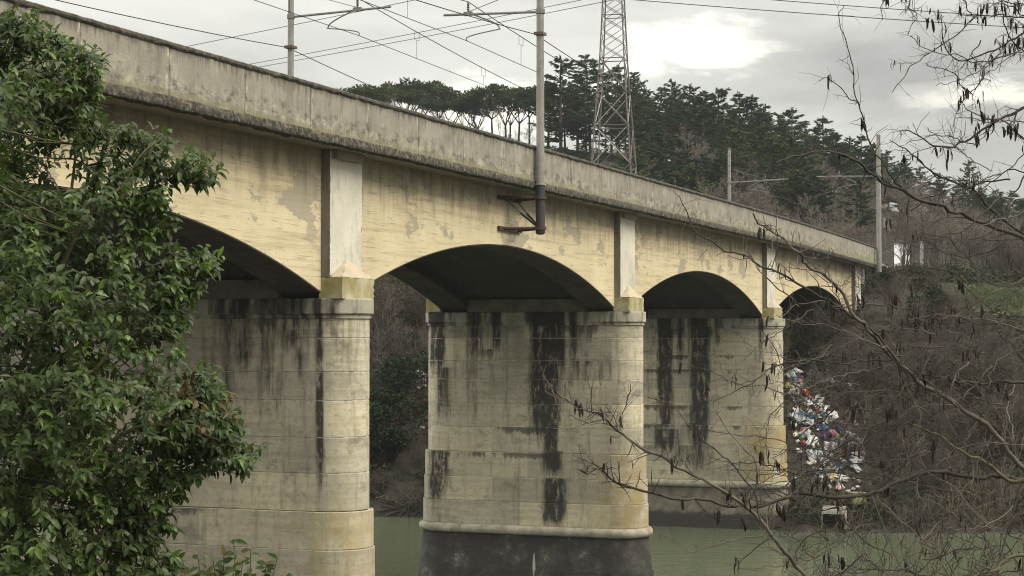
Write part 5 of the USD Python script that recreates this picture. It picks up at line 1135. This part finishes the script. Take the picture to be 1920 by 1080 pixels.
for pts, ya, yb, wpx, mt, pdn in BR:
    q = np.array([pd(x, y, ya + (yb - ya) * k / (len(pts) - 1)) for k, (x, y) in enumerate(pts)])
    q[1:-1, 1] += pg.normal(0, .05, len(pts) - 2)
    if pts[0][0] >= 2100:                                       # start on the trunk
        tt = spline(tpts, 200); q[0] = tt[np.argmin(np.linalg.norm(tt - q[0], axis=1))]
    n = 12 + 4 * len(pts); c = spline(q, n); c[1:-1] += (meshkit.fbm(c[1:-1, None] * 9 + [[0, 0, 0], [31, 7, 3], [5, 57, 11]], 2, 8) - .5) * .055
    r0 = wpx * 0.36 * ya / F; rr_ = np.linspace(r0, max(.0022, r0 * .22), n)
    b = part(bt, 'branch', tube(c, rr_, 7), M[mt], True)
    t0, t1, ra, rb = [], [], [], []
    L = np.linalg.norm(np.diff(c, axis=0), axis=1).sum(); nt_ = int(L * 13 + 2)
    for k in range(nt_):
        u = pg.uniform(.2, 1.0); i = min(int(u * (n - 1)), n - 2); p = c[i]; dd = nrm(c[i + 1] - c[i]); xx, yy = pix(p)
        if xx > 2050 or xx < 1000: continue
        d2 = nrm(dd * .5 + pg.normal(0, .6, 3) + np.array([0, 0, .12])); l2 = pg.uniform(.05, .22); m_ = p + d2 * l2 * .5; e = m_ + nrm(d2 + pg.normal(0, .3, 3)) * l2 * .5
        r_ = min(rr_[i] * .5, .0035); t0 += [p, m_]; t1 += [m_, e]; ra += [r_, r_ * .8]; rb += [r_ * .8, r_ * .5]
        if pg.random() < .45: e2 = m_ + nrm(d2 + pg.normal(0, .7, 3)) * l2 * .45; t0.append(m_); t1.append(e2); ra.append(r_ * .7); rb.append(r_ * .4)
        if pg.random() < pdn * .22 + .015:
            for s in range(int(pg.integers(1, 6))): pods.append(pod(m_ + (e - m_) * pg.random() + pg.normal(0, .008, 3), pg.uniform(.035, .1), pg))
    if t0: part(b, 'twigs', prisms(np.array(t0), np.array(t1), np.array(ra), np.array(rb), 4), M['bark_dark'] if mt != 'bark_pale' else M['bark_pale'], kind='stuff')
print('pods', len(pods))
for v, f in pods[:300]: part(bt, 'seed_pod', (v, f), M['pod'], True)
if len(pods) > 300: part(bt, 'seed_pods', cat(pods[300:]), M['pod'], True, kind='stuff')

# leafless shrubs on the near bank, seen at the lower right
NB = [b_bare(61, 5.2, .03, [7, 5, 3], 'twig_grey', minr=.003, multi=6, up=.28, spread=.7, wander=.2), b_bare(62, 4.6, .028, [7, 5, 3], 'twig_brown', minr=.003, multi=6, up=.2, spread=.85, wander=.24)]
for i, (x, Y, top, lab) in enumerate([(1850, 27, 790, 'leafless thicket of thin stems in the bottom right corner'), (1960, 29, 640, 'leafless thicket of thin stems cut by the right edge'), (1580, 31, 985, 'low leafless stems at the bottom, right of the far pier')]):
    X = (x - 960) / F * Y; gz_ = float(ground_z(X, Y)); s = (EYE + (635 - top) / F * Y - gz_) / (4.9 if i % 2 == 0 else 4.4)
    tree(f'near{i % 2}', NB[i % 2], None, ('thin_stemmed_shrub', 'shrub'), (X, Y, gz_ - .1), pg.uniform(0, 360), (s * .8, s * .8, s), lab, None)
